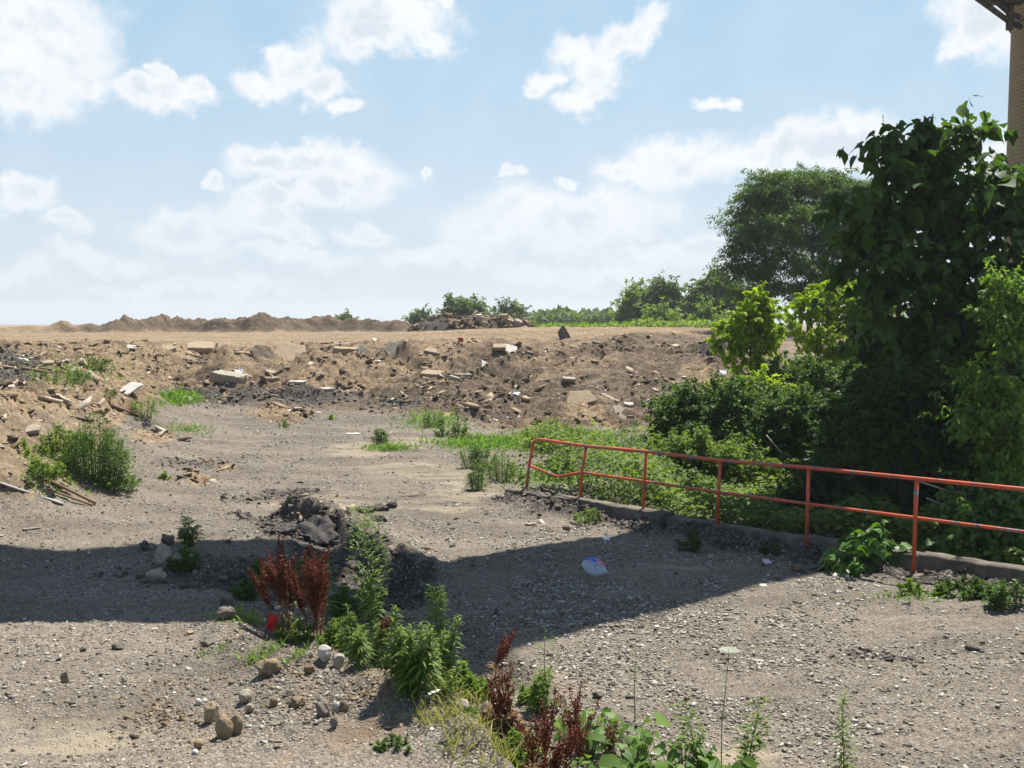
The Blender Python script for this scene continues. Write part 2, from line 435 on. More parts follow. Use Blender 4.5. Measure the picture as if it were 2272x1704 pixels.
# ------------------------------------------------------------------ terrain heights
CP = [ # (u, v, z) photograph points with the height of the ground there
 (2272,1704,0),(1900,1704,0),(1500,1704,0),(1300,1704,-.05),(2272,1450,0),(1800,1400,0),(1400,1400,0),(1300,1250,0),(1080,1250,0),(950,1200,0),(1200,1330,0),(1050,1330,-.02),(1550,1300,0),
 (1150,1120,0.02),(1000,1070,0),(900,1110,0),(1100,1170,0),(1500,1230,0),(1700,1290,0),(1300,1550,0),(2000,1550,0),(2272,1340,0.1),
 (-400,1704,.5),(0,1704,.5),(300,1704,.58),(600,1704,.66),(900,1690,.66),(1150,1704,.6),(1060,1640,.66),(960,1570,.66),(860,1510,.66),(740,1450,.58),
 (0,1500,.42),(300,1500,.42),(-400,1400,.36),(0,1395,.34),(300,1392,.34),(550,1405,.38),
 (1080,1540,-.22),(950,1440,-.2),(860,1350,-.15),(1190,1650,-.15),(1000,1500,-.2),(780,1380,-.05),(700,1300,-.02),(700,1240,.08),
 (100,1300,.12),(-300,1300,.12),(400,1300,.12),(560,1340,.12),(600,1270,.02),(800,1280,-.1),
 (0,1185,.12),(200,1200,.1),(400,1195,.22),(560,1190,.22),(650,1170,.28),(740,1190,.22),(820,1240,.1),(880,1260,.04),
 (400,1130,.06),(600,1110,.04),(700,1050,0),(500,1000,.1),(400,1050,.1),(700,950,.2),(480,930,.3),(600,900,.38),(900,990,.1),(1000,990,0),
 # foot of the left bank and the bank
 (-300,1180,.5),(0,1130,.35),(200,1125,.15),(300,1050,.12),(310,960,.25),(430,886,.42),
 (-300,1000,1.6),(0,1060,.85),(0,950,1.55),(0,860,2.2),(0,790,2.62),(100,1010,.95),(200,950,1.05),(300,900,1.0),(200,850,1.75),(100,870,1.9),(320,830,1.65),(400,852,.95),
 (-500,800,2.7),(150,790,2.3),(-500,745,2.8),
 # central bank
 (600,880,.5),(800,885,.5),(950,900,.45),(1000,935,.2),(1100,960,.05),(1250,955,0),(1400,948,0),(1550,940,0),
 (500,820,1.45),(700,820,1.45),(900,830,1.35),(1100,850,1.05),(1250,860,1.1),(1400,850,1.25),(1540,850,1.4),
 (400,785,2.2),(600,785,2.2),(800,785,2.2),(1000,790,2.15),(1200,795,2.1),(1400,797,2.05),(1550,800,2.05),
 (100,757,2.77),(300,757,2.8),(500,757,2.8),(700,757,2.8),(900,757,2.8),(1100,754,2.85),(1250,748,2.95),(1400,743,3.1),(1570,746,3.08),
 (0,737,2.84),(300,737,2.84),(600,737,2.84),(900,737,2.84),(1100,737,2.9),(1300,731,3.12),(1500,731,3.12),(1650,733,3.1),
 (1650,800,2.1),(1800,800,2.0),(1950,790,2.2),(2200,780,2.4),(2600,780,2.4),
 # beyond the railing
 (1150,1030,-.15),(1300,1040,-.35),(1500,1060,-.45),(1700,1080,-.5),(2000,1100,-.5),(2272,1120,-.5),(2600,1120,-.5),
 (1300,985,-.1),(1600,1000,-.3),(1800,960,-.1),(1700,900,.3),(2000,930,.1),(2272,930,.1),
 (2600,1704,0),(2600,1400,0),(1136,2300,.4),(0,2300,.5),(2272,2300,.1)]
_cp = np.array([[*W(u, v, z)] for u, v, z in CP])
def lp(x, y):
    r = np.hypot(x, y)
    return np.stack([np.arctan2(x, y) * 1.0, np.log(np.maximum(r, .5)) * 0.55], -1)
# far ring so that the plateau stays level to the horizon
_far = []
for a in (-60, -30, -15, 0, 15, 30, 60):
    for rr, zz in ((120, 2.85), (300, 2.7), (1500, 0.0)):
        _far.append([rr * math.sin(math.radians(a)), rr * math.cos(math.radians(a)), zz])
for a in (-90, 90, 180, -135, 135):
    for rr, zz in ((5, .3), (40, .3), (300, 1.0)):
        _far.append([rr * math.sin(math.radians(a)), rr * math.cos(math.radians(a)), zz])
_cp = np.concatenate([_cp, np.array(_far)])
_c2 = lp(_cp[:, 0], _cp[:, 1])
def _phi(r): return r
_A = _phi(np.linalg.norm(_c2[:, None] - _c2[None], axis=-1))
n_ = len(_cp)
_AA = np.zeros((n_ + 1, n_ + 1)); _AA[:n_, :n_] = _A - np.eye(n_) * 0.0015; _AA[n_, :n_] = 1; _AA[:n_, n_] = 1
_w = np.linalg.solve(_AA, np.concatenate([_cp[:, 2], [0]]))
def base_h(x, y):
    q = lp(x, y); out = np.zeros(len(q))
    for i in range(0, len(q), 40000):
        qq = q[i:i + 40000]
        d = np.linalg.norm(qq[:, None] - _c2[None], axis=-1)
        out[i:i + 40000] = _phi(d) @ _w[:n_] + _w[n_]
    return out
# kerb line
K0 = W(1128, 1096, .12); K1 = W(2290, 1292, .12)
KD = (K1 - K0)[:2]; KL = np.linalg.norm(KD); KD = KD / KL; KN = np.array([-KD[1], KD[0]])   # KN points away from the yard
def kerb_sd(x, y):
    dx = x - K0[0]; dy = y - K0[1]
    return dx * KD[0] + dy * KD[1], dx * KN[0] + dy * KN[1]
def pline(u, v, pts, wid):
    """soft mask around an image polyline laid on the ground"""
    out = np.zeros(np.shape(u))
    for (a, b) in zip(pts[:-1], pts[1:]):
        a = np.array(a, float); b = np.array(b, float); ab = b - a
        t = np.clip(((u - a[0]) * ab[0] + (v - a[1]) * ab[1]) / (ab @ ab), 0, 1)
        d = np.hypot((u - a[0] - t * ab[0]), (v - a[1] - t * ab[1]) * 2.0)
        out = np.maximum(out, np.exp(-(d / wid) ** 2))
    return out
def blob(u, v, cx, cy, rx, ry):
    return np.exp(-(((u - cx) / rx) ** 2 + ((v - cy) / ry) ** 2) ** 1.5)
BERM_U = [-400,0,62,100,141,172,199,222,275,309,357,412,481,540,584,618,680,725,760,820,850,885,913,930,990,1010]
BERM_V = [722,730,722,727,712,726,718,724,708,715,703,711,711,709,699,710,711,703,713,711,716,713,722,728,734,738]
def masks(x, y, zb):
    """returns tan, dark, sand, rough from the place on the ground"""
    u, v = project(x, y, zb)
    r = np.hypot(x, y); infr = (y > 3)
    w1 = fbm(x, y, .35, 4, 5) ; w2 = fbm(x, y, 1.4, 4, 9)
    bank_v = np.interp(u, [-200, 0, 150, 300, 430, 600, 800, 950, 1050, 1150, 1500, 1700], [1120, 1120, 1100, 900, 880, 885, 885, 905, 935, 950, 945, 900])
    tan = sstep(bank_v + 22, bank_v - 18, v + w2 * 18) * infr
    tan = np.where((u > 1650), tan * .5, tan)
    left = sstep(330, 200, u) * sstep(860, 930, v)
    tan = tan * (1 - .45 * left)
    # lower right face and the bench: greyer rubble soil
    tan *= 1 - .45 * blob(u, v, 1420, 850, 260, 70)
    tan = np.maximum(tan, .95 * blob(u, v, 740, 1590, 380, 190) * sstep(1400, 1470, v) * sstep(1240, 1100, u) * (.75 + .8 * w1))
    tan = np.maximum(tan, .8 * blob(u, v, 620, 920, 90, 20))
    tan = np.maximum(tan, .8 * blob(u, v, 340, 970, 60, 28)); tan = np.maximum(tan, .8 * blob(u, v, 445, 1062, 42, 14)); tan = np.maximum(tan, .7 * blob(u, v, 500, 1035, 40, 12))
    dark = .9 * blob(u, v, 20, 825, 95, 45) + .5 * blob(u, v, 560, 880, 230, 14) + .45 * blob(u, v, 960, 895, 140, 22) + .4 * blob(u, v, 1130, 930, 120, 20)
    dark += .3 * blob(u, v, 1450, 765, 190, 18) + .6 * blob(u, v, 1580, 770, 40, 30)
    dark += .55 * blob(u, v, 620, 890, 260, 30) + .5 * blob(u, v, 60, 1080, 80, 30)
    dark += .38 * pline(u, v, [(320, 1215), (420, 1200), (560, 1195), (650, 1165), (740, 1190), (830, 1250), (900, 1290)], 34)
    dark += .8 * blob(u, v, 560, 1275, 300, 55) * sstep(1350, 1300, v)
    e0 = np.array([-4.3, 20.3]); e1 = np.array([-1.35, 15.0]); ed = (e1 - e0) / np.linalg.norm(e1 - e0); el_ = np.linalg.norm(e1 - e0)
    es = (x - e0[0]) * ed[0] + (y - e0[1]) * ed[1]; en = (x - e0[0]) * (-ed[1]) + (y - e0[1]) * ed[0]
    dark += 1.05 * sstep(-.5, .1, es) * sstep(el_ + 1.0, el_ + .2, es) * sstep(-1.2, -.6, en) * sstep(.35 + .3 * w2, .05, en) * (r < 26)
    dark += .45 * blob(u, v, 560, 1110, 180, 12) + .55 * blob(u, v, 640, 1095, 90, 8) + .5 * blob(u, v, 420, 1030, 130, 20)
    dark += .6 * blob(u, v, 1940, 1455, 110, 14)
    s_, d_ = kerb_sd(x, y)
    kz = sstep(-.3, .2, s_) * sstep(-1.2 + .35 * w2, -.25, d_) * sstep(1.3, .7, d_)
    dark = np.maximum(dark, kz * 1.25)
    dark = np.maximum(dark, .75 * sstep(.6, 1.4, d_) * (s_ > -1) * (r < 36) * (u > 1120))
    berm = sstep(60, 84, r) * sstep(1010, 950, u) * sstep(748, 738, v)
    dark = np.clip(dark + w1 * .25, 0, 1)
    sand = .75 * pline(u, v, [(930, 1005), (800, 1010), (860, 1040), (1020, 1050)], 60) + .8 * pline(u, v, [(640, 1125), (850, 1110), (1060, 1105)], 36)
    sand += .7 * pline(u, v, [(760, 990), (960, 975), (1130, 955), (1440, 952)], 18)
    sand += .9 * blob(u, v, 1220, 1500, 110, 60) + .9 * blob(u, v, 1000, 1120, 130, 20) + .45 * blob(u, v, 1480, 1240, 250, 30)
    sand += .6 * blob(u, v, 1980, 1345, 180, 30) + .6 * blob(u, v, 1650, 1660, 150, 50) + .48 * blob(u, v, 150, 1580, 420, 150)  + .5 * blob(u, v, 420, 1350, 160, 24)
    sand += .6 * sstep(756, 748, v) * (r > 45) * sstep(1000, 900, u)
    strk = gnoise(x * .45 + y * .12, y * 1.9 - x * .3, 141) + .6 * gnoise(x * 1.1, y * 4.2, 142)
    sand = sand * (.62 + .75 * strk) + .30 * sstep(.1, .8, strk) * sstep(1250, 1100, v) * sstep(900, 960, v)
    sand = np.clip(sand * (1 + .6 * w1) + w1 * .2, 0, 1) * (1 - np.clip(kz, 0, 1))
    plateau = sstep(50, 56, r) * sstep(764, 750, v)
    rough = np.clip(tan * 1.0 + dark * .35, 0, 1) * sstep(9, 25, r) * (1 - plateau)
    rough = rough * (.35 + .65 * sstep(758, 778, v)); rough = np.maximum(rough, .12)
    return tan, dark, sand, rough, plateau, u, v, r, s_, d_
def ground_h(x, y, full=False):
    x = np.atleast_1d(np.asarray(x, float)); y = np.atleast_1d(np.asarray(y, float))
    z = base_h(x, y)
    tan, dark, sand, rough, plateau, u, v, r, s_, d_ = masks(x, y, z)
    fm = sstep(1080, 1130, v) * sstep(-1.1, -1.9, d_) * sstep(0, 90, u - (930 + .45 * (v - 1250) + 120 * sstep(1420, 1600, v)))
    z = z * (1 - fm * (y > 3))
    um, vm = project(x, y, .7)
    vl = np.interp(um, [300, 480, 560, 740, 860, 960, 1060, 1200, 1400], [1385, 1395, 1415, 1455, 1515, 1575, 1640, 1740, 1900]) + 14 * gnoise(x * 1.4, y * 1.4, 33)
    km = sstep(190, 70, np.abs(vm - vl)) * sstep(500, 660, um) * sstep(1500, 1300, um) * (r < 17) * (y > 3)
    z = z * (1 - km) + km * (-.2 + .9 * sstep(-55, 14, vm - vl))
    near = sstep(200, 100, r)
    bankr = np.clip(rough, 0, 1)
    z = z + near * (bankr * (.26 * fbm(x, y, .30, 3, 31) + .24 * (billow(x, y, .7, 5, 41) - .35) + .13 * fbm(x, y, 2.2, 5, 51, .65)))
    # oblique dumping furrows on the right half of the bank
    a = (x * .80 + y * .6)
    b = (-x * .6 + y * .8)
    z = z + .26 * bankr * sstep(900, 1150, u) * gnoise(a * .25, b * 1.5, 61) * sstep(30, 40, r)
    flat = 1 - bankr
    z = z + near * flat * (.035 * fbm(x, y, .7, 3, 71) + .012 * fbm(x, y, 6, 3, 72) + .018 * gnoise(x * .5 + y * .15, y * 2.4 - x * .4, 143) * sstep(16, 20, r))
    z = z + dark * (1 - sstep(28, 34, r)) * (.10 * (billow(x, y, 2.2, 3, 81) - .25)) 
    # broken asphalt edge of the driveway above the ditch
    e0 = np.array([-4.3, 20.3]); e1 = np.array([-1.35, 15.0]); ed = (e1 - e0) / np.linalg.norm(e1 - e0); el_ = np.linalg.norm(e1 - e0)
    es = (x - e0[0]) * ed[0] + (y - e0[1]) * ed[1]; en = (x - e0[0]) * (-ed[1]) + (y - e0[1]) * ed[0] + .12 * gnoise(es * 1.3, es * 0, 15)
    z = z + sstep(-.3, .4, es) * sstep(el_ + .8, el_ - .5, es) * (.22 + .13 * gnoise(es * .9, es * 0 + 5, 19) + .12 * fbm(x, y, 3.2, 3, 23)) * sstep(-.10, .06, en) * sstep(1.1, .2, en) * (r < 26)
    z = z - .16 * sstep(-.8, .3, es) * sstep(el_ + 1.2, el_ - .5, es) * sstep(-1.0, -.4, en) * sstep(.05, -.25, en) * (r < 26)
    # left foreground mound: crumbly lip
    lip = pline(u, v, [(560, 1430), (740, 1460), (860, 1520), (960, 1580), (1060, 1650), (1160, 1704)], 90) * (r < 16)
    z = z + lip * (.17 * billow(x, y, 1.8, 5, 91) + .02)
    # soil piled against and over the kerb
    kz = sstep(-.2, .3, s_) * sstep(-1.15, -.15, d_) * sstep(1.5, .5, d_) * (s_ < KL + 30)
    z = z + kz * (.165 + .10 * fbm(x, y, 1.6, 3, 101) + .05 * fbm(x, y, 7, 2, 102)) * np.where(s_ > KL * .70, .62, 1)
    # heaps along the back of the plateau
    bz = np.interp(u, BERM_U, BERM_V)
    rc = 96 + 4 * gnoise(u / 160., u * 0, 3)
    htop = (V0 - bz) / F * rc + CH - 2.82
    w = np.exp(-(np.abs(r - rc) / (1.7 + .5 * gnoise(u / 40., u * 0 + 3, 8))) ** 3.2)
    lump = 1.0 + .12 * fbm(x, y, .5, 4, 111, .6) + .22 * fbm(x, y, 1.3, 4, 112, .6)
    z = z + np.where((u < 1020) & (y > 5), np.clip(htop, 0, 4) * w * lump, 0)
    if full: return z, tan, dark, sand, u, v, r, np.exp(-((r - rc) / 2.6) ** 4) * np.clip(htop * 3, 0, 1) * (u < 1020) * (y > 5), rough
    return z
_gcache = {}
def G(u, v):
    """the ground point seen at (u, v)"""
    k = (round(u, 1), round(v, 1))
    if k in _gcache: return _gcache[k].copy()
    d = raydir(u, v)
    t = np.exp(np.linspace(math.log(5), math.log(160), 700))
    x = d[0] * t; y = d[1] * t; z = CH + d[2] * t
    h = ground_h(x, y)
    idx = np.where(z < h)[0]
    i = idx[0] if len(idx) else len(t) - 1
    i = max(i, 1)
    f = (z[i - 1] - h[i - 1]) / ((z[i - 1] - h[i - 1]) - (z[i] - h[i]) + 1e-9); f = min(max(f, 0), 1)
    tt = t[i - 1] + f * (t[i] - t[i - 1])
    p = np.array([d[0] * tt, d[1] * tt, 0]); p[2] = ground_h(p[0], p[1])[0]
    _gcache[k] = p
    return p.copy()

def build_terrain():
    th = np.concatenate([np.arange(-180, -33, 3.0), np.arange(-33, 33, .085), np.arange(33, 180, 3.0)])
    def seq(a, b, k): return list(np.exp(np.arange(math.log(a), math.log(b), k)))
    rs = np.array(seq(.5, 6.5, .1) + seq(6.5, 36, .0052) + seq(36, 58, .0021) + seq(58, 88, .0065) + seq(88, 103, .0014) + seq(103, 130, .006) + seq(130, 1300, .07) + [1450])
    nt_, nr = len(th), len(rs)
    T_, R_ = np.meshgrid(np.radians(th), rs)
    x = (R_ * np.sin(T_)).ravel(); y = (R_ * np.cos(T_)).ravel()
    z, tan, dark, sand, u, v, r, berm, rough = ground_h(x, y, True)
    z = np.where(r > 160, 2.6 + (z - 2.6) * sstep(600, 160, r), z)
    greyheap = blob(u, v, 140, 722, 60, 30); plat = sstep(50, 56, r) * sstep(764, 750, v)
    tan = np.where(berm > .05, np.maximum(tan, .8 * (1 - greyheap)), tan); sand = sand * (1 - np.clip(berm, 0, 1))
    verts = np.stack([x, y, z], -1)
    i = np.arange(nr - 1)[:, None] * nt_; j = np.arange(nt_)[None, :]; j2 = (j + 1) % nt_
    q = np.stack([i + j, i + nt_ + j, i + nt_ + j2, i + j2], -1).reshape(-1, 4)
    c = len(verts); verts = np.concatenate([verts, [[0, 0, z[0]]]])
    cap = np.stack([np.full(nt_, c), np.arange(nt_), (np.arange(nt_) + 1) % nt_], -1)
    brown = np.clip(berm, 0, 1) * (.95 + .25 * fbm(x, y, .5, 3, 12)) * (1 - .8 * greyheap) * sstep(60, 200, u)
    brown += .95 * blob(u, v, 1470, 770, 170, 30) + .75 * blob(u, v, 1330, 865, 300, 80) * (.65 + fbm(x, y, .5, 3, 13)) + .7 * blob(u, v, 800, 895, 330, 26) + .7 * blob(u, v, 1050, 880, 160, 50)
    brown += tan * (.40 + .5 * fbm(x, y, .35, 4, 14)) * (r < 60) * (1 - plat)
    soil = np.stack([tan, dark, sand, np.clip(brown, 0, 1)], -1); soil = np.concatenate([soil, [[0, 0, 0, 0]]])
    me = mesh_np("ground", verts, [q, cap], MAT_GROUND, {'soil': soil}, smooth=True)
    link("ground", me, kind='structure', label='dusty grey gravel yard rising to a tan earth bank and a level plateau')
build_terrain()

# ------------------------------------------------------------------ loose stones
BOXT = np.array([[x, y, z] for x in (-.5, .5) for y in (-.5, .5) for z in (-.5, .5)])
BOXF = np.array([(0, 1, 3, 2), (4, 6, 7, 5), (0, 4, 5, 1), (2, 3, 7, 6), (0, 2, 6, 4), (1, 5, 7, 3)])
def rotmats(n, tilt=1.0, yaw=None):
    if yaw is None: yaw = rng.random(n) * 2 * np.pi
    ax = (rng.normal(size=n) * .5 * tilt); ay = (rng.normal(size=n) * .5 * tilt)
    cz, sz = np.cos(yaw), np.sin(yaw); cx, sx = np.cos(ax), np.sin(ax); cy, sy = np.cos(ay), np.sin(ay)
    Rz = np.zeros((n, 3, 3)); Rz[:, 0, 0] = cz; Rz[:, 0, 1] = -sz; Rz[:, 1, 0] = sz; Rz[:, 1, 1] = cz; Rz[:, 2, 2] = 1
    Rx = np.zeros((n, 3, 3)); Rx[:, 0, 0] = 1; Rx[:, 1, 1] = cx; Rx[:, 1, 2] = -sx; Rx[:, 2, 1] = sx; Rx[:, 2, 2] = cx
    Ry = np.zeros((n, 3, 3)); Ry[:, 1, 1] = 1; Ry[:, 0, 0] = cy; Ry[:, 0, 2] = sy; Ry[:, 2, 0] = -sy; Ry[:, 2, 2] = cy
    return Rz @ Rx @ Ry
def chips_mesh(name, x, y, size, aspect, mat, var, tilt=.6, sink=.25, jit=.28, z=None, yaw=None):
    n = len(x)
    if z is None: z = ground_h(x, y)
    q = BOXT[None] * (1 + np.clip(rng.normal(size=(n, 8, 3)), -1.8, 1.8) * jit)
    sc = size[:, None] * aspect * np.exp(rng.normal(size=(n, 3)) * .22)
    q = q * sc[:, None, :]
    q = np.einsum('nij,nkj->nki', rotmats(n, tilt, yaw), q)
    q[:, :, 0] += x[:, None]; q[:, :, 1] += y[:, None]; q[:, :, 2] += (z + sc[:, 2] * (.5 - sink))[:, None]
    f = (BOXF[None] + (np.arange(n) * 8)[:, None, None]).reshape(-1, 4)
    return mesh_np(name, q.reshape(-1, 3), [f], mat, {'var': np.repeat(var, 8)})
def polar_pts(n, r0, r1, p=1.0, a=27):
    """points whose density falls off with distance (p: 0 = even over the area)"""
    k = rng.random(n); e = 2 - p
    r = (r0 ** e + k * (r1 ** e - r0 ** e)) ** (1 / e) if abs(e) > 1e-6 else r0 * (r1 / r0) ** k
    t = np.radians(rng.uniform(-a, a, n))
    return r * np.sin(t), r * np.cos(t)
def build_loose():
    # fine chips on the yard
    x, y = polar_pts(330000, 7.5, 46, 1.55)
    z, tan, dark, sand, u, v, r, berm, rough = ground_h(x, y, True)
    s_, d_ = kerb_sd(x, y)
    clump = .5 + fbm(x, y, .8, 3, 201)
    gravelly = .35 + .9 * blob(u, v, 1500, 1480, 420, 200) + .5 * blob(u, v, 1150, 1330, 280, 90) + .4 * blob(u, v, 1150, 1180, 300, 50)
    keep = (rng.random(len(x)) < np.clip(clump * gravelly * (1 - .8 * sand) * (1 - .75 * tan) * (1 - .8 * dark), 0.02, 1)) & ~((s_ > -.3) & (d_ > .6)) & (v < 1760)
    x, y, z, r = x[keep], y[keep], z[keep], r[keep]; n = len(x)
    size = np.exp(np.clip(rng.normal(size=n), -2, 2.4) * .45) * .0088 * (1 + r * .032) * (1 + .12 * sstep(-1, 1.5, x))
    var = np.clip(rng.beta(2.2, 1.6, n), 0, 1)
    var = np.where(rng.random(n) < .36 + .1 * sstep(-1, 1.5, x), .78 + .25 * rng.random(n), var)
    link("gravel", chips_mesh("gravel", x, y, size, np.array([1.35, .95, .5]), MAT_GRAVEL, var, .5, .25, z=z), kind='stuff', label='grey and white crushed stone chips strewn over the yard')
    # lumps and broken pieces on the bank
    x, y = polar_pts(70000, 17, 60, .4)
    z, tan, dark, sand, u, v, r, berm, rough = ground_h(x, y, True)
    keep = (rng.random(len(x)) < np.clip(rough * .9 - .1, 0, 1) * .75 * np.clip(.45 + fbm(x, y, .5, 3, 301), 0.05, 1)) & (u < 1700) & (v > 745)
    x, y, z, r, u = x[keep], y[keep], z[keep], r[keep], u[keep]; n = len(x)
    yaw = np.where(rng.random(n) < .65 * sstep(800, 1150, u), math.radians(-38) + rng.normal(size=n) * .35, rng.random(n) * 6.28)
    size = np.exp(np.clip(rng.normal(size=n), -2, 2.4) * .62) * .060
    var = rng.beta(2.2, 1.9, n); var = np.where(rng.random(n) < .12, .9 + .1 * rng.random(n), var)
    link("rubble", chips_mesh("rubble", x, y, size, np.array([2.0, .95, .24]), MAT_RUBBLE, var, .65, .32, z=z, yaw=yaw), kind='stuff', label='loose rubble and broken stone littering the earth bank')
    # small dark clods
    x, y = polar_pts(110000, 8, 50, 1.3)
    z, tan, dark, sand, u, v, r, berm, rough = ground_h(x, y, True)
    s_, d_ = kerb_sd(x, y)
    keep = (rng.random(len(x)) < np.clip(dark * 1.1 - .25, 0, 1) + .004) & ~((s_ > -.3) & (d_ > 1.0))
    x, y, z, r = x[keep], y[keep], z[keep], r[keep]; n = len(x)
    size = np.exp(np.clip(rng.normal(size=n), -2, 2.2) * .55) * .017 * (1 + r * .03)
    link("dark_soil_clods", chips_mesh("dark_soil_clods", x, y, size, np.array([1.35, 1., .55]), MAT_CLOD, rng.random(n), 1, .3, z=z), kind='stuff', label='crumbled dark soil and asphalt crumbs')
    # tan crumbs on the left foreground mound
    x, y = polar_pts(70000, 8, 14, 1.2)
    z, tan, dark, sand, u, v, r, berm, rough = ground_h(x, y, True)
    lip = pline(u, v, [(560, 1430), (740, 1470), (860, 1530), (960, 1590), (1060, 1660), (1160, 1714)], 120)
    extra = blob(u, v, 480, 1600, 130, 90) + blob(u, v, 700, 1560, 150, 100) + blob(u, v, 330, 1600, 90, 70)
    keep = (rng.random(len(x)) < np.clip(lip * .9 + extra * .6, 0, 1) * np.clip(.4 + fbm(x, y, 1.5, 3, 401), 0, 1)) & (u < 1200)
    x, y, z = x[keep], y[keep], z[keep]; n = len(x)
    size = np.exp(np.clip(rng.normal(size=n), -2, 1.9) * .55) * .0095
    link("tan_crumbs", chips_mesh("tan_crumbs", x, y, size, np.array([1.3, 1., .6]), MAT_TANCLOD, rng.random(n), 1, .3, jit=.36, z=z), kind='stuff', label='crumbled tan earth and pebbles on the near mound')
build_loose()

# ------------------------------------------------------------------ rocks, slabs, planks
_ico = {}
def ico(sub):
    if sub not in _ico:
        bm = bmesh.new(); bmesh.ops.create_icosphere(bm, subdivisions=sub, radius=1)
        v = np.array([p.co[:] for p in bm.verts]); f = np.array([[q.index for q in p.verts] for p in bm.faces]); bm.free()
        _ico[sub] = (v, f)
    return _ico[sub]
def n3(p, sc, s):
    return (gnoise(p[:, 0] * sc + 7.3 * s, p[:, 1] * sc + p[:, 2] * sc * .7, s) + gnoise(p[:, 2] * sc + 3.1, p[:, 0] * sc * .8 - p[:, 1] * sc * .6, s + 5)) * .7
def rock(name, label, cat, p, size, mat, seed, rz=0.0, rough=.25, facet=.5, sub=4, sink=.3, group=None, tilt=(0, 0), parent=None, var=None):
    v, f = ico(sub); v = v.copy()
    rs = np.random.default_rng(seed)
    for _ in range(int(14 * facet)):                   # cleave flat faces
        n = nrm(rs.normal(size=3)); d = v @ n; h = rs.uniform(.55, .9)
        v = v - np.outer(np.clip(d - h, 0, None), n)
    k = 1 + rough * (n3(v, 1.3, seed) + .5 * n3(v, 3.2, seed + 1) + .25 * n3(v, 7, seed + 2))
    v = v * k[:, None] * (np.array(size) / 2)
    Rm = np.array(Euler((tilt[0], tilt[1], rz)).to_matrix())
    v = v @ Rm.T
    vv = rs.uniform(.3, .8) if var is None else var
    me = mesh_np(name, v, [f], mat, {'var': np.clip(np.full(len(v), vv) + .2 * n3(v, 9 / max(size), seed + 3), 0, 1)}, smooth=facet < .4)
    o = link(name, me, parent, label, cat, group)
    o.location = (p[0], p[1], p[2] + size[2] / 2 * (1 - 2 * sink))
    return o
def slab(name, label, cat, p, size, rot, mat, seed, corners=5, group=None, lift=0.0, breakage=.12, var=None):
    """broken flat slab: irregular outline, real thickness, chipped edges"""
    rs = np.random.default_rng(seed)
    l, w, t = size
    if corners == 4: pts = [(-.5, -.5), (.5, -.5), (.5, .5), (-.5, .5)]
    else:
        an = np.sort((np.arange(corners) + rs.uniform(-.25, .25, corners)) * 2 * math.pi / corners)
        pts = [(.56 * math.cos(a), .56 * math.sin(a)) for a in an]
    ring = []
    for i in range(len(pts)):
        a = np.array(pts[i]); b = np.array(pts[(i + 1) % len(pts)])
        for k in range(6):
            q = a + (b - a) * k / 6
            nn = np.array([-(b - a)[1], (b - a)[0]]); nn = nn / (np.linalg.norm(nn) + 1e-9)
            q = q + nn * rs.normal() * breakage * .13 * (0.3 if k == 0 else 1)
            ring.append(q)
    ring = np.array(ring) * np.array([l, w]); n = len(ring)
    cen = ring.mean(0)
    rings = []
    for zz, ins in ((-.5, .03), (-.42, 0), (0., -.004), (.42, 0), (.5, .025)):
        q = ring + (cen - ring) * (ins + rs.normal(size=(n, 1)) * breakage * .12 * (abs(zz) < .45))
        rings.append(np.column_stack([q, np.full(n, zz * t) + rs.normal(size=n) * t * .03]))
    for ins in (.15, .32, .52, .74):
        q = ring + (cen - ring) * ins
        rings.append(np.column_stack([q, np.full(n, .5 * t) + (gnoise(q[:, 0] / l * 4 + seed, q[:, 1] / w * 4, seed) * .10 + rs.normal(size=n) * .015) * t * (1 + 3 * (breakage > .3))]))
    v = np.concatenate(rings + [np.array([[*cen, .5 * t], [*cen, -.5 * t]])])
    fs = []; i = np.arange(n); j = (i + 1) % n
    for a in range(8):
        fs.append(np.stack([a * n + i, a * n + j, (a + 1) * n + j, (a + 1) * n + i], -1))
    tri = [np.stack([8 * n + i, 8 * n + j, np.full(n, 9 * n)], -1), np.stack([j, i, np.full(n, 9 * n + 1)], -1)]
    vv = rs.uniform(.3, .8) if var is None else var
    me = mesh_np(name, v, fs + tri, mat, {'var': np.full(len(v), vv)})
    o = link(name, me, None, label, cat, group)
    o.location = (p[0], p[1], p[2] + lift); o.rotation_euler = tuple(math.radians(a) for a in rot)
    return o
def px(u, v, n):     # metres of n photograph pixels at the ground seen at (u, v)
    p = G(u, v); return n * p[1] / F

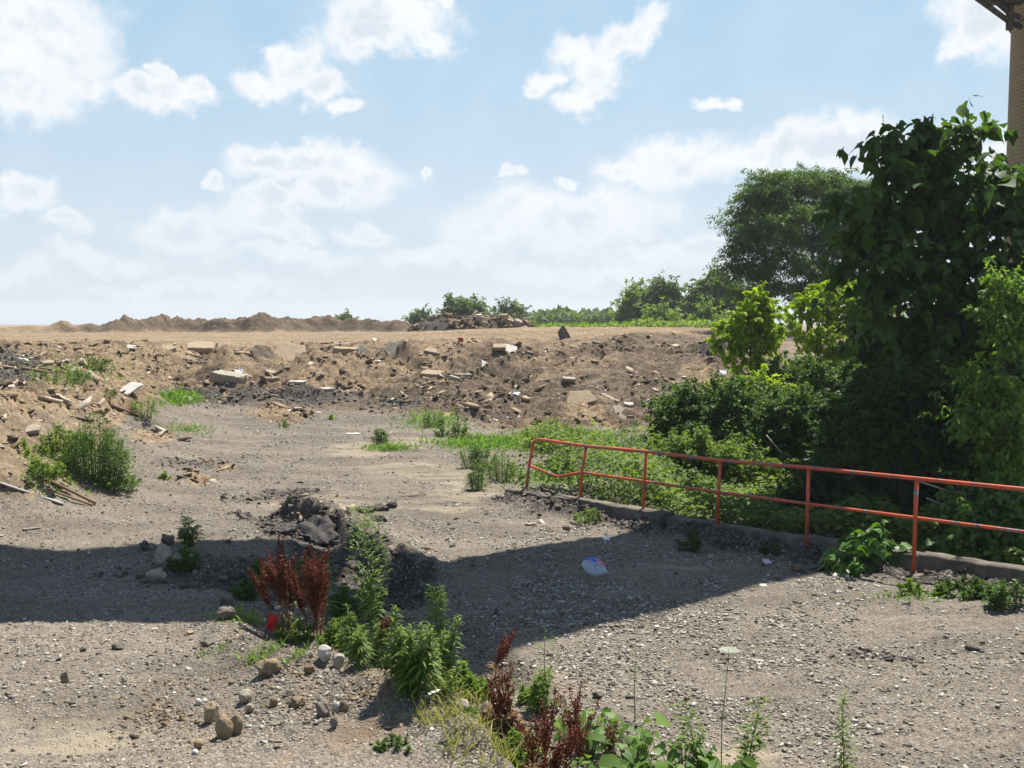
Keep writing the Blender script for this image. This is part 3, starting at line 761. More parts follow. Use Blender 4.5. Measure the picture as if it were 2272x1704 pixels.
def build_slabs():
    S = [ # label, u, v, width px, (l/w ratio, thickness/w), rot, material, corners
     ('thick tan slab lying level on top of another slab, upper left of the bank', 446, 778, 60, .75, .24, (14, -4, 25), MAT_CONCT, 5, .12),
     ('broken slab wedged beneath the thick level tan slab', 446, 796, 46, .7, .25, (-10, 14, 5), MAT_CONCT, 5, .0),
     ('rounded brown slab standing on edge beside a big flat one', 583, 790, 52, .6, .2, (62, 10, 20), MAT_CONCT, 6, .1),
     ('largest flat tan slab sloping down to the right on the bank', 640, 790, 82, .6, .14, (32, 12, -14), MAT_CONCT, 5, .08),
     ('long pale-topped concrete block at the foot of the left slope', 508, 846, 72, .38, .30, (6, 8, -18), MAT_CONC, 4, .10),
     ('white square slab tilted against the left bank', 287, 869, 40, .8, .10, (28, 4, -30), MAT_CONCW, 4, .05),
     ('oblong tan block jutting from the middle of the bank crest', 768, 783, 56, .5, .28, (4, 3, 4), MAT_CONCT, 4, .08),
     ('dark narrow slab leaning right of the oblong tan block', 806, 782, 30, .4, .2, (45, 30, -50), MAT_CONC, 4, .05),
     ('grey upright slab with a rounded top set in the crest', 872, 782, 36, .8, .15, (60, 0, 20), MAT_CONC, 6, .1),
     ('tan wedge-shaped block near the top centre of the bank', 962, 782, 38, .5, .35, (16, 10, -16), MAT_CONCT, 4, .05),
     ('flat tan block lying mid bank above dark soil', 958, 832, 44, .55, .25, (12, 4, -18), MAT_CONCT, 4, .05),
     ('pale flat slab lying beside the flat tan block', 1030, 832, 34, .45, .18, (6, 0, 0), MAT_CONC, 5, .05),
     ('small grey block between two pale slabs mid bank', 1008, 842, 22, .8, .5, (10, 10, 30), MAT_CONC, 5, .02),
     ('pale grey pointed slab high on the right of the bank', 1130, 778, 40, .5, .18, (32, 14, -24), MAT_CONCW, 5, .06),
     ('tan slab end just left of the pale pointed slab', 1108, 774, 28, .6, .3, (18, 0, 0), MAT_CONCT, 4, .05),
     ('large grooved tan slab low on the right of the bank', 1288, 890, 68, .55, .11, (36, 8, -22), MAT_CONCT, 5, .08),
     ('dark grey slab standing upright below the right crest', 1252, 752, 28, 1.1, .16, (70, 0, 25), MAT_ASPH, 5, .15),
     ('small pale triangular slab in the centre of the bank', 1072, 812, 20, .8, .15, (40, 0, 10), MAT_CONCW, 3, .04),
     ('grey slab lying flat on the bank face right of centre', 1262, 845, 28, .5, .25, (10, 5, 0), MAT_CONC, 4, .05),
     ('narrow white sliver of concrete above the foot of the bank', 660, 849, 40, .3, .12, (8, 0, -4), MAT_CONCW, 5, .03),
     ('flat cream slab at the foot of the bank left of the green plants', 722, 866, 36, .35, .12, (6, 0, -5), MAT_CONCW, 5, .03),
     ('thin white slab lying on the ground before the bank', 784, 964, 34, .35, .08, (4, 0, 0), MAT_CONCW, 5, .02),
     ('pale slab beside the long block on the left slope', 600, 828, 28, .4, .25, (14, 12, -30), MAT_CONC, 5, .04),
     ('flat tan stone below the pale slab on the left slope', 602, 845, 34, .4, .25, (8, 0, -6), MAT_CONCT, 5, .03),
     ('small grey slab under the left crest beside crushed cans', 285, 771, 26, .5, .14, (24, 4, -22), MAT_CONCW, 4, .05),
     ('leaning white slab at the end of the green ditch grass', 414, 888, 24, .5, .25, (24, 20, -35), MAT_CONCW, 5, .04),
     ('dark triangular asphalt piece standing at the bank foot', 758, 858, 26, .8, .25, (64, 0, 10), MAT_ASPH, 3, .05),
     ('brown slab buried in the near end of the left slope', 372, 776, 34, .6, .4, (20, 0, 20), MAT_CONCT, 5, .02),
     ('grey slab half buried under the bushy left plant', 72, 958, 34, .7, .3, (22, 12, -30), MAT_CONC, 5, .04),
     ('pale slab lying low on the right foot of the bank', 1395, 898, 24, .4, .2, (20, 8, -35), MAT_CONCW, 5, .03),
     ('tall thin grey slab leaning near the right foot of the bank', 1375, 918, 30, 1.0, .14, (48, 0, 30), MAT_CONC, 5, .05),
     ('broken slab below the large grooved one', 1310, 925, 30, .6, .25, (34, 10, -35), MAT_CONCT, 5, .03)]
    for i, (lab, u, v, wpx, rat, th, rot, mat, cn, lift) in enumerate(S):
        p = G(u, v); w = wpx * p[1] / F
        slab("concrete_slab", lab, "slab", p, (w, w * rat * 1.5, w * th), rot, mat, 100 + i, cn, 'broken slabs tipped down the earth bank', lift)
    P = [('long bleached white board lying at the left edge', (0, 1073), (140, 1120), .17, .03, MAT_WOODW),
         ('long thin brown pole running down beside the white board', (112, 1072), (212, 1120), .05, .05, MAT_WOODB),
         ('second brown stick lying under the long thin pole', (110, 1092), (205, 1124), .04, .04, MAT_WOODB),
         ('short pale stick alone on the gravel at far left', (50, 1178), (91, 1173), .045, .03, MAT_WOOD),
         ('short tan board lying near the kerb', (1168, 1166), (1188, 1164), .10, .03, MAT_WOOD),
         ('pale beam lying high on the left bank', (114, 876), (152, 899), .13, .10, MAT_WOOD),
         ('pale plank end sticking out left of the high beam', (92, 890), (132, 897), .14, .08, MAT_WOOD),
         ('brown timber lying above the white square slab', (266, 834), (302, 860), .13, .12, MAT_WOODB),
         ('brown board running down to the ditch weeds on the left', (246, 902), (305, 924), .12, .06, MAT_WOODB),
         ('thin pale board low on the right of the bank', (1335, 875), (1372, 894), .12, .06, MAT_WOOD),
         ('dark log lying down the far right of the bank', (1450, 832), (1510, 868), .16, .14, MAT_WOODB),
         ('thin twig lying on the sandy track', (890, 1103), (945, 1098), .02, .02, MAT_WOODB),
         ('dry stick on the near left mound', (577, 1647), (625, 1647), .012, .012, MAT_WOOD),
         ('grey roofing strip curved on the near mound edge', (940, 1546), (975, 1534), .05, .012, MAT_WOODW),
         ('rusty pipe leaning out of the bank at right', (1404, 834), (1410, 815), .05, .05, MAT_STEMR)]
    for lab, a, b, w, t, mat in P:
        A = G(*a); B = G(*b); m = MB(); d = B - A; Ln = np.linalg.norm(d); d /= Ln
        s = np.cross(d, [0, 0, 1.]); s = s / np.linalg.norm(s); n = np.cross(s, d)
        K = 7; vs = []
        for k in range(K):
            q = d * Ln * (k / (K - 1) - .5); wob = R.uniform(-.12, .12) * w; ww = w * R.uniform(.88, 1.08)
            for (i, j) in ((-.5, -.5), (.5, -.5), (.5, .5), (-.5, .5)):
                vs.append(q + s * (i * ww + wob) + n * (j * t + t * .35))
        fs = [(k * 4 + i, k * 4 + (i + 1) % 4, k * 4 + 4 + (i + 1) % 4, k * 4 + 4 + i) for k in range(K - 1) for i in range(4)] + [(3, 2, 1, 0), (K * 4 - 4, K * 4 - 3, K * 4 - 2, K * 4 - 1)]
        m.add(vs, fs, R.random())
        nm = 'pipe' if 'pipe' in lab else 'twig' if 'twig' in lab or 'stick' in lab else 'log' if 'log' in lab else 'pole' if 'pole' in lab else 'roofing_strip' if 'roofing' in lab else 'wooden_board'
        link(nm, m.mesh(nm, mat), None, lab, nm.replace('wooden_', '').replace('roofing_', ''), loc=tuple((A + B) / 2 + np.array([0, 0, t * .3])))
    # foreground and yard stones: u, v base, width px, height px
    Q = [('rusty orange porous lump at the top of the clod cluster', 471, 1600, 40, 44, MAT_TANCLOD, 1.0, 'clod', .2),
         ('big round tan clod in the middle of the cluster', 498, 1634, 44, 44, MAT_TANCLOD, .7, 'clod', .15),
         ('smaller tan clod at the right of the cluster', 524, 1626, 32, 38, MAT_TANCLOD, .55, 'clod', .15),
         ('smooth orange pebble below the clod cluster', 440, 1660, 24, 20, MAT_TANCLOD, 1.0, 'stone', .04),
         ('small upright tan clod alone at far left', 145, 1515, 22, 26, MAT_TANCLOD, .5, 'clod', .15),
         ('white round pebble left of the orange lump', 441, 1563, 15, 14, MAT_CONCW, .8, 'stone', .04),
         ('flat white stone below the orange pebble', 433, 1672, 15, 9, MAT_CONCW, .8, 'stone', .1),
         ('jagged grey stone behind the clod cluster', 545, 1555, 36, 26, MAT_CONC, .4, 'stone', .2),
         ('grey stone leaning just below the jagged one', 555, 1580, 24, 18, MAT_CONC, .2, 'stone', .2),
         ('smooth brown pebble right of the clod cluster', 607, 1565, 20, 18, MAT_TANCLOD, .3, 'stone', .06),
         ('knobbly brown clod near the smooth brown pebble', 660, 1565, 38, 20, MAT_TANCLOD, .3, 'clod', .3),
         ('brown earthy boulder left of the white split stone', 717, 1590, 44, 46, MAT_CLOD, .9, 'boulder', .28),
         ('white split stone wedged beside the brown boulder', 747, 1580, 24, 26, MAT_CONCW, .4, 'stone', .1),
         ('brown wedge stone right of the white split stone', 764, 1580, 26, 26, MAT_TANCLOD, .2, 'stone', .1),
         ('dark grey stone below the brown boulder', 741, 1615, 24, 24, MAT_CLOD, 1.0, 'stone', .15),
         ('whitish grey rock near the edge of the mound below the red dock', 720, 1462, 34, 30, MAT_CONCW, .1, 'rock', .2),
         ('brown pointed rock at the lip before the goldenrods', 818, 1480, 24, 30, MAT_CLOD, .8, 'rock', .2),
         ('round tan clod on the mound under short grass', 597, 1494, 56, 34, MAT_TANCLOD, .6, 'clod', .25),
         ('small round brown clod right of the round tan one', 687, 1492, 24, 18, MAT_TANCLOD, .3, 'clod', .2),
         ('pale knobbly stone on the lip above the grey weeds', 752, 1478, 34, 26, MAT_CONC, .9, 'stone', .25),
         ('dark stone lying on the grey gravel at far left', 184, 1446, 15, 11, MAT_CLOD, .2, 'stone', .2),
         ('dark brown clod on the gravel left of the shadow edge', 262, 1440, 30, 14, MAT_CLOD, .7, 'clod', .3),
         ('mound of dark crumbs near a grass tuft', 458, 1432, 38, 22, MAT_CLOD, .8, 'clod', .35),
         ('flat orange chip near the white shadow edge', 423, 1406, 20, 8, MAT_TANCLOD, 1.0, 'stone', .1),
         ('small pink-brown stone by the tip of the clod trail', 364, 1612, 15, 11, MAT_TANCLOD, .4, 'stone', .05),
         ('pale split rock in the shade of the ditch', 360, 1262, 44, 55, MAT_CONC, .6, 'rock', .25),
         ('second pale rock below the split rock in the shade', 348, 1292, 44, 34, MAT_CONC, .5, 'rock', .25),
         ('grey rock at the right of the shaded split rock', 392, 1258, 36, 34, MAT_CONC, .2, 'rock', .25),
         ('dark lump on the shadow edge above the shaded rocks', 372, 1208, 32, 22, MAT_CLOD, .8, 'clod', .3),
         ('dark pointed lump left of the lone leafy sprout', 320, 1222, 28, 22, MAT_CLOD, .5, 'clod', .3),
         ('dark round lump behind the lone leafy sprout', 408, 1192, 26, 20, MAT_CLOD, .4, 'clod', .3),
         ('brown rounded rock at the ditch end left of the red dock', 503, 1340, 30, 24, MAT_CLOD, 1.0, 'rock', .2),
         ('dirt covered boulder at the sunny shadow edge', 505, 1376, 46, 30, MAT_CLOD, .9, 'boulder', .25),
         ('round dark clod sitting by the third railing post', 1524, 1132, 20, 20, MAT_CLOD, .3, 'clod', .2),
         ('brown stone lying in the weeds behind the railing', 1714, 1094, 34, 30, MAT_TANCLOD, .3, 'boulder', .25),
         ('dark stone lying in front of the buried kerb', 1257, 1176, 24, 12, MAT_CLOD, .6, 'stone', .2),
         ('red-brown stone at the kerb left of the leafy vine', 1770, 1268, 40, 16, MAT_TANCLOD, .0, 'stone', .2),
         ('orange brick chip on the shaded gravel', 1721, 1284, 15, 9, MAT_TANCLOD, .8, 'stone', .1),
         ('dark stone behind the broad leaf tips at the bottom', 1327, 1548, 26, 13, MAT_CLOD, .5, 'stone', .15),
         ('pale round rock sitting in the red weeds at the bottom', 1026, 1580, 36, 28, MAT_CONC, .9, 'rock', .15),
         ('earthy boulder in the red weeds right of the pale rock', 1085, 1600, 42, 40, MAT_TANCLOD, .2, 'boulder', .25),
         ('dark weathered rock above the pale round rock', 1100, 1556, 60, 26, MAT_CLOD, .9, 'rock', .25)]
    for i, (lab, u, v, wp, hp, mat, var, cat, rg) in enumerate(Q):
        p = G(u, v); k = p[1] / F
        rock(cat if cat != 'stone' else 'stone', lab, cat, p, (wp * k, wp * k * .85, hp * k * 1.25), mat, 300 + i, R.uniform(0, 3), rg * .75 + (.10 if cat == 'clod' else .03), .15 if 'round' in lab or 'pebble' in lab or 'clod' in lab else .8, 4, .15, var=var)
    # lifted plates of broken asphalt
    A = [('large plate of broken asphalt tipped up at the ditch corner', 705, 1195, 95, .75, .14, (30, 22, -38), .10),
         ('dark asphalt slab sticking out left of the tipped plate', 632, 1182, 50, .7, .2, (18, -6, 12), .06),
         ('thin asphalt sheet lying in the ditch below the tipped plate', 795, 1258, 60, .6, .14, (8, 4, -6), .03),
         ('small asphalt block behind the tall green weed', 808, 1138, 40, .6, .35, (6, 0, 4), .03),
         ('flat brown asphalt strip right of the tall green weed', 838, 1132, 44, .4, .22, (4, 0, -4), .02),
         ('dark asphalt lump at the end of the row near the track', 868, 1128, 24, .7, .6, (8, 8, 20), .02),
         ('chunk of asphalt at the yard edge by the tall weed', 840, 1156, 34, .6, .3, (16, 0, -20), .03)]
    for i, (lab, u, v, wp, rat, th, rot, lift) in enumerate(A):
        p = G(u, v); w = wp * p[1] / F
        slab("asphalt_piece", lab, "asphalt", p, (w, w * rat, w * th), rot, MAT_ASPH, 500 + i, 6, None, lift, .5)
build_slabs()

# rubble heap on the plateau
def build_heap():
    root = thing("rubble_heap", "long dark heap of soil and demolition rubble on the plateau edge", "heap", (0, 0, 0))
    c = WD(1055, 737, 78); zc = 2.85
    root.location = (c[0], c[1], zc)
    n = 90; X, Y = np.meshgrid(np.linspace(-5.2, 5.2, n), np.linspace(-3, 3, 50))
    k = 78 / F
    top = np.interp(X / k + 1055, [890, 920, 945, 985, 1010, 1035, 1060, 1085, 1110, 1140, 1165, 1190, 1215], [738, 722, 708, 697, 705, 703, 699, 703, 697, 708, 710, 727, 740])
    H = (738 - top) * k * 1.08
    Z = H * np.clip(1 - (Y / 2.4) ** 2, 0, 1) ** .8 * (1 + .18 * fbm(X, Y, .9, 4, 5)) + .10 * fbm(X, Y, 2.5, 3, 9) - .08
    v = np.stack([X.ravel(), Y.ravel(), Z.ravel()], -1)
    i = np.arange(49)[:, None] * n; j = np.arange(n - 1)[None]
    q = np.stack([i + j, i + j + 1, i + n + j + 1, i + n + j], -1).reshape(-1, 4)
    dark = sstep(-1.2, -2.4, X.ravel()); tanv = 1 - .5 * dark
    soil = np.stack([.75 * (1 - dark), np.clip(.05 + dark, 0, 1), 0 * dark, .75 * (1 - dark)], -1)
    link("soil_mound", mesh_np("soil_mound", v, [q], MAT_GROUND, {'soil': soil}, True), root)
    m = 260
    xx = rng.uniform(-4.7, 4.7, m); yy = rng.uniform(-2.3, 1.0, m)
    zz = np.interp(xx / k + 1055, [890, 920, 945, 985, 1010, 1035, 1060, 1085, 1110, 1140, 1165, 1190, 1215], [738, 722, 708, 697, 705, 703, 699, 703, 697, 708, 710, 727, 740])
    zz = (738 - zz) * k * 1.06 * np.clip(1 - (yy / 2.4) ** 2, 0, 1) ** .8
    var = np.where(xx < -1.4, rng.random(m) * .2, rng.beta(1.6, 2.4, m))
    me = chips_mesh("debris", xx, yy, np.exp(rng.normal(size=m) * .5) * .13, np.array([1.8, 1, .4]), MAT_RUBBLE, var, 1.1, .3, z=zz)
    link("debris", me, root, kind='stuff')
    T = [('white slab lying on the very top of the plateau rubble heap', 1063, 698, 20, .5, .2, MAT_CONCW, (12, 0, 5)),
         ('square concrete block set in the top of the rubble heap', 1063, 706, 20, .7, .6, MAT_CONC, (10, 4, 10)),
         ('rounded brown slab on the right summit of the rubble heap', 1118, 699, 26, .6, .3, MAT_CONCT, (10, 0, 0)),
         ('flat slab overhanging the right end of the rubble heap', 1168, 706, 22, .6, .25, MAT_CONC, (4, 4, 0)),
         ('broken concrete chunk at the right flank of the rubble heap', 1150, 716, 30, .6, .6, MAT_CONC, (20, 18, 10)),
         ('brown chunk low in the right flank of the rubble heap', 1130, 713, 26, .6, .6, MAT_CONCT, (26, 10, 40)),
         ('pale slab leaning at the left foot of the rubble heap', 922, 722, 22, .4, .3, MAT_CONC, (10, -35, 20)),
         ('flat pale slabby stone at the right foot of the rubble heap', 1182, 729, 26, .5, .2, MAT_CONCW, (5, 5, 0))]
    for i, (lab, u, v_, wp, rat, th, mat, rot) in enumerate(T):
        p = WD(u, v_ + 1, 76.6); w = wp * .72 * 76.6 / F
        slab("concrete_slab", lab, "slab", p, (w, w * rat * 1.6, w * th), rot, mat, 700 + i, 5, 'slabs on the plateau rubble heap')
build_heap()

# ------------------------------------------------------------------ railing and kerb
def paint_mat():
    m, t = mat_new("chipped_orange_paint")
    g = N(t, 'ShaderNodeNewGeometry'); P = g.outputs['Position']
    n = NOISE(t, P, 5.0, 8, 0.7); n2 = NOISE(t, P, 30.0, 4, 0.7)
    col = MIX(t, SM(t, n2, .3, .7), (.50, .070, .022, 1), (.64, .115, .035, 1))
    col = MIX(t, SM(t, n, .50, .62), col, (.30, .055, .03, 1))
    wear = SM(t, n, .555, .60)
    metal = MIX(t, SM(t, n2, .4, .6), (.09, .055, .05, 1), (.24, .25, .28, 1))
    col = MIX(t, wear, col, metal)
    finish(t, pbsdf(t, col, MIX(t, wear, (.42, .42, .42, 1), (.6, .6, .6, 1)), n2, .25, .004, spec=.45)); return m
MAT_PAINT = paint_mat()
def build_railing():
    posts = [((1163, 1083), (1184, 984)), ((1285, 1100), (1301, 990)), ((1426, 1132), (1434, 1002)), ((1590, 1158), (1599, 1022)),
             ((1789, 1200), (1794, 1038)), ((2027, 1238), (2034, 1062))]
    mids = [(1174, 1033), (1291, 1048), (1430, 1068), (1594, 1092), (1792, 1118), (2031, 1149)]
    B = [W(a[0], a[1], .24) for a, b in posts]
    # straighten the foot line
    X = np.array([b[0] for b in B]); Yv = np.array([b[1] for b in B]); pf = np.polyfit(X, Yv, 1)
    for b, (a, t_) in zip(B, posts):
        d = raydir(a[0], a[1]); s = pf[1] / (d[1] / d[0] - pf[0]) if False else None
        # intersection of the ray with the vertical plane through the foot line
        tt = pf[1] / (d[1] - pf[0] * d[0]); b[:] = np.array([d[0] * tt, d[1] * tt, CH + d[2] * tt])
    root = thing("railing", "chipped orange pipe railing with a bent end standing along the kerb", "railing", B[0])
    o = B[0].copy()
    def onplane(u, v):
        d = raydir(u, v); tt = pf[1] / (d[1] - pf[0] * d[0]); return np.array([d[0] * tt, d[1] * tt, CH + d[2] * tt])
    tops = [onplane(*b) for a, b in posts]; md = [onplane(*q) for q in mids]
    step = B[5] - B[4]
    B.append(B[5] + step * 1.02); tops.append(tops[5] + (tops[5] - tops[4]) * 1.02); md.append(md[5] + (md[5] - md[4]) * 1.02)
    B.append(B[6] + step); tops.append(tops[6] + (tops[6] - tops[5])); md.append(md[6] + (md[6] - md[5]))
    r = .029
    for i in range(8):
        m = MB(); b = B[i] - o - np.array([0, 0, .35]); t_ = tops[i] - o
        if i == 0:
            t2 = onplane(1182, 990) - o
            m.tube([b, md[i] - o, t2], r, 12)
        else: m.tube([b, md[i] - o, t_ - np.array([0, 0, r * .6])], r, 12)
        link("post", m.mesh("post", MAT_PAINT, True), root, label='leaning bent end post' if i == 0 else None)
    m = MB()
    st = [onplane(1182, 990), onplane(1184, 981), onplane(1189, 976), onplane(1198, 975)]
    m.tube([p - o for p in st] + [p - o for p in tops[1:]], r * 1.05, 12)
    link("top_rail", m.mesh("top_rail", MAT_PAINT, True), root)
    m = MB()
    kink = [onplane(1200, 1043), onplane(1232, 1056), onplane(1240, 1057), onplane(1262, 1053)]
    m.tube([md[0] - o] + [p - o for p in kink] + [p - o for p in md[1:]], r * .88, 12)
    link("middle_rail", m.mesh("middle_rail", MAT_PAINT, True), root)
    # kerb
    root = thing("kerb", "low weathered concrete kerb partly buried under dark soil beside the railing", "kerb", (K0[0], K0[1], 0))
    segs = 26; prof = [(-.0, -.3), (-.0, .19), (.02, .215), (.25, .22), (.27, .20), (.27, -.3)]
    cuts = [0, .12, .40, .66, .85, 1.12, 1.42]
    for ci in range(6):
        vs = []; a0, a1 = cuts[ci] * KL + .006, cuts[ci + 1] * KL - .006
        for k in range(segs):
            s = a0 + (a1 - a0) * k / (segs - 1)
            dz = .03 * math.sin(ci * 2.1) + .008 * R.uniform(-1, 1) + (.02 if s < .1 * KL else 0) + .045 * (s / KL)
            for (pn, pz) in prof:
                q = KD * s + KN * (pn - .10 + .006 * R.uniform(-1, 1))
                vs.append((q[0], q[1], pz + dz))
        P_ = len(prof)
        fs = [(k * P_ + i, (k + 1) * P_ + i, (k + 1) * P_ + i + 1, k * P_ + i + 1) for k in range(segs - 1) for i in range(P_ - 1)]
        fs += [tuple(range(P_)), tuple((segs - 1) * P_ + i for i in range(P_))[::-1]]
        m = MB(); m.add(vs, fs, .5)
        link("kerb_block", m.mesh("kerb_block", MAT_KERB), root)
build_railing()

# ------------------------------------------------------------------ tower and overhead gallery
def build_tower():
    m, t = mat_new("yellow_brick")
    tc = N(t, 'ShaderNodeTexCoord'); sp = N(t, 'ShaderNodeSeparateXYZ'); L(t, tc.outputs['Object'], sp.inputs[0])
    an = M(t, 'ARCTAN2', sp.outputs[1], sp.outputs[0])
    cb = N(t, 'ShaderNodeCombineXYZ'); L(t, M(t, 'MULTIPLY', an, 1.75), cb.inputs[0]); L(t, sp.outputs[2], cb.inputs[1])
    br = N(t, 'ShaderNodeTexBrick'); L(t, cb.outputs[0], br.inputs['Vector'])
    br.inputs['Scale'].default_value = 1; br.inputs['Brick Width'].default_value = .36; br.inputs['Row Height'].default_value = .112
    br.inputs['Mortar Size'].default_value = .014
    br.inputs['Color1'].default_value = (.33, .25, .14, 1); br.inputs['Color2'].default_value = (.37, .285, .165, 1); br.inputs['Mortar'].default_value = (.20, .15, .09, 1)
    col = MIX(t, M(t, 'MULTIPLY', NOISE(t, tc.outputs['Object'], 1.2, 6, .6), .4), br.outputs[0], (.30, .22, .13, 1))
    finish(t, pbsdf(t, col, .9, br.outputs['Fac'], -.5, .02))
    e = WD(2262, 300, 31.0); rad = 1.75
    cx, cy = e[0] + rad + .02, 31.0 + .4
    root = thing("brick_tower", "round yellow brick tower at the right edge behind the big-leaved tree", "tower", (cx, cy, -.5))
    b = MB(); b.tube([(0, 0, 0), (0, 0, 8), (0, 0, 16), (0, 0, 26)], [rad + .12, rad + .04, rad - .05, rad - .1], 64)
    link("shaft", b.mesh("shaft", m, True), root)
    ms = plain_mat("grey_rusty_steel", (.07, .06, .055), (.16, .15, .145), 4, .6, .3, .01, False)
    for z in (12.55, 6.0):
        b = MB(); rr = rad + (.04 if z < 10 else .0)
        b.tube([(rr * math.cos(a) * 1.005, rr * math.sin(a) * 1.005, z) for a in np.linspace(0, 2 * math.pi, 49)], .045, 6)
        link("steel_band", b.mesh("steel_band", ms), root)
    for z in (25.2,):
        b = MB(); b.tube([(0, 0, z), (0, 0, z + .5), (0, 0, z + .9)], [rad - .05, rad + .15, rad + .15], 48); link("cap", b.mesh("cap", m), root)
    # gallery: two straight runs, carried on the tower and a far column
    mg = plain_mat("corrugated_gallery_steel", (.10, .095, .09), (.2, .19, .18), 3, .6, .3, .01, False)
    zg = 13.6; h = 13.6
    off = np.array([math.sin(SUN_AZ), math.cos(SUN_AZ)]) * h / math.tan(SUN_EL)
    P0 = np.array([cx - .6, cy - .6])
    Pm = np.array([-1.95, 13.1]) + off           # bend
    Ps_ = np.array([-2.5, 14.7]) + off
    Pl = np.array([-17.0, 14.6]) + off          # left run
    groot = thing("conveyor_gallery", "overhead steel gallery with diagonal braces meeting the brick tower top right", "gallery", (Pm[0], Pm[1], 0))
    def run(A, B_, wdt, nm):
        d = B_ - A; Ln = np.linalg.norm(d); d = d / Ln; nn = np.array([-d[1], d[0]])
        mid = (A + B_) / 2 - Pm; an_ = math.atan2(d[1], d[0])
        Rm = np.array(Euler((0, 0, an_)).to_matrix())
        b = MB(); b.box((mid[0], mid[1], zg), (Ln, wdt, .25), Rm); link("floor_deck", b.mesh("floor_deck", mg), groot)
        b = MB(); b.box((mid[0], mid[1], zg + 1.3), (Ln, wdt + .1, .12), Rm); link("roof", b.mesh("roof", mg), groot)
        for s in (-1, 1):
            b = MB(); q = mid + nn * s * wdt / 2
            b.box((q[0], q[1], zg + .68), (Ln - .02, .08, 1.1), Rm); link("side_wall", b.mesh("side_wall", mg), groot)
            b = MB()
            for zz in (zg - .6, zg - .2):
                p1 = A - Pm + nn * s * (wdt / 2 - .2); p2 = B_ - Pm + nn * s * (wdt / 2 - .2)
                b.tube([(*p1, zz), (*p2, zz)], .07, 6)
            K = int(Ln / 1.2)
            for k in range(K):
                a = p1 + (p2 - p1) * k / K; c = p1 + (p2 - p1) * (k + 1) / K
                b.tube([(*a, zg - .6 if k % 2 else zg - .2), (*c, zg - .2 if k % 2 else zg - .6)], .045, 5)
            link("truss", b.mesh("truss", ms), groot)
    run(P0, Pm, 3.75, 'a'); run(Ps_, Pl, 4.35, 'b')
    # bracket braces that show beside the tower
    d = (Pm - P0) / np.linalg.norm(Pm - P0); 
    def local(p): return (p[0] - Pm[0], p[1] - Pm[1], p[2])
    lk = WD(2242, 50, 30.6); lk2 = WD(2160, -10, 29.4); lk3 = WD(2238, 28, 30.6); lk4 = WD(2196, -10, 29.8)
    for a, b_ in ((lk, lk2), (lk3, lk4)):
        b = MB(); b.tube([local(a + np.array([.35, .1, -.1])), local(a), local(b_), local(b_ + (b_ - a) * .6)], .075, 6); link("diagonal_brace", b.mesh("diagonal_brace", ms), groot)
    b = MB(); a = WD(2240, 66, 30.5); b.tube([local(a), local(a + np.array([0, 0, 1.9]))], .11, 8); link("bracket_post", b.mesh("bracket_post", ms), groot)
    b = MB(); a = WD(2220, 5, 30.2); b.box(local(a + np.array([0.1, 0, .12])), (1.0, .5, .28)); link("bracket_plate", b.mesh("bracket_plate", ms), groot)
    for q in (Pl + np.array([1.0, 0]),):
        b = MB(); z0 = 0
        for s in (-1, 1):
            b.tube([(q[0] - Pm[0], q[1] - Pm[1] + s * 1.6, z0), (q[0] - Pm[0], q[1] - Pm[1] + s * 1.2, zg - .9)], .18, 8)
        for k in range(5):
            y1 = 1.5 - k * .06; z1 = 1 + k * 2.3
            b.tube([(q[0] - Pm[0], q[1] - Pm[1] - y1, z1), (q[0] - Pm[0], q[1] - Pm[1] + y1, z1 + 2.2)], .06, 6)
        link("support_trestle", b.mesh("support_trestle", ms), groot)
build_tower()

# ------------------------------------------------------------------ vegetation
LM = {
 'catalpa': leaf_mat('catalpa_leaf', (.036, .080, .016), (.075, .140, .028), .36, .42),
 'locust': leaf_mat('locust_leaf', (.040, .088, .014), (.085, .150, .022), .38, .5),
 'bright': leaf_mat('young_maple_leaf', (.17, .25, .018), (.35, .44, .035), .5, .5),
 'bush': leaf_mat('shrub_leaf', (.045, .095, .018), (.095, .165, .030), .35, .45),
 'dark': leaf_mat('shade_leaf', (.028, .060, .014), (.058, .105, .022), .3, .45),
 'sprig': leaf_mat('sunny_sprig_leaf', (.070, .14, .025), (.17, .27, .045), .45, .5),
 'herb': leaf_mat('herb_leaf', (.082, .142, .024), (.175, .238, .042), .4, .5),
 'feather': leaf_mat('feathery_herb', (.065, .125, .026), (.13, .195, .045), .4, .55),
 'gold': leaf_mat('goldenrod_leaf', (.080, .145, .024), (.185, .25, .045), .38, .45),
 'broad': leaf_mat('broad_leaf', (.060, .125, .023), (.14, .225, .042), .38, .40),
 'far': leaf_mat('far_tree_leaf', (.078, .125, .042), (.14, .20, .065), .3, .6),
 'far2': leaf_mat('far_pale_tree_leaf', (.12, .185, .05), (.23, .31, .07), .35, .6),
 'dock': leaf_mat('dock_seed', (.085, .022, .013), (.20, .065, .032), .15, .7, (1.6, .9, .6)),
 'drygrass': leaf_mat('dry_grass', (.20, .22, .07), (.36, .31, .14), .35, .6),
 'drybrown': leaf_mat('dry_brown_leaf', (.14, .075, .035), (.30, .20, .11), .25, .7, (1.3, 1, .8)),
 'grass': leaf_mat('green_grass', (.10, .20, .035), (.19, .31, .06), .35, .5),
 'white': leaf_mat('white_floret', (.62, .64, .52), (.80, .80, .70), .3, .6, (1, 1, 1)),
 'viney': leaf_mat('glossy_vine_leaf', (.05, .115, .022), (.11, .20, .04), .3, .33),
}
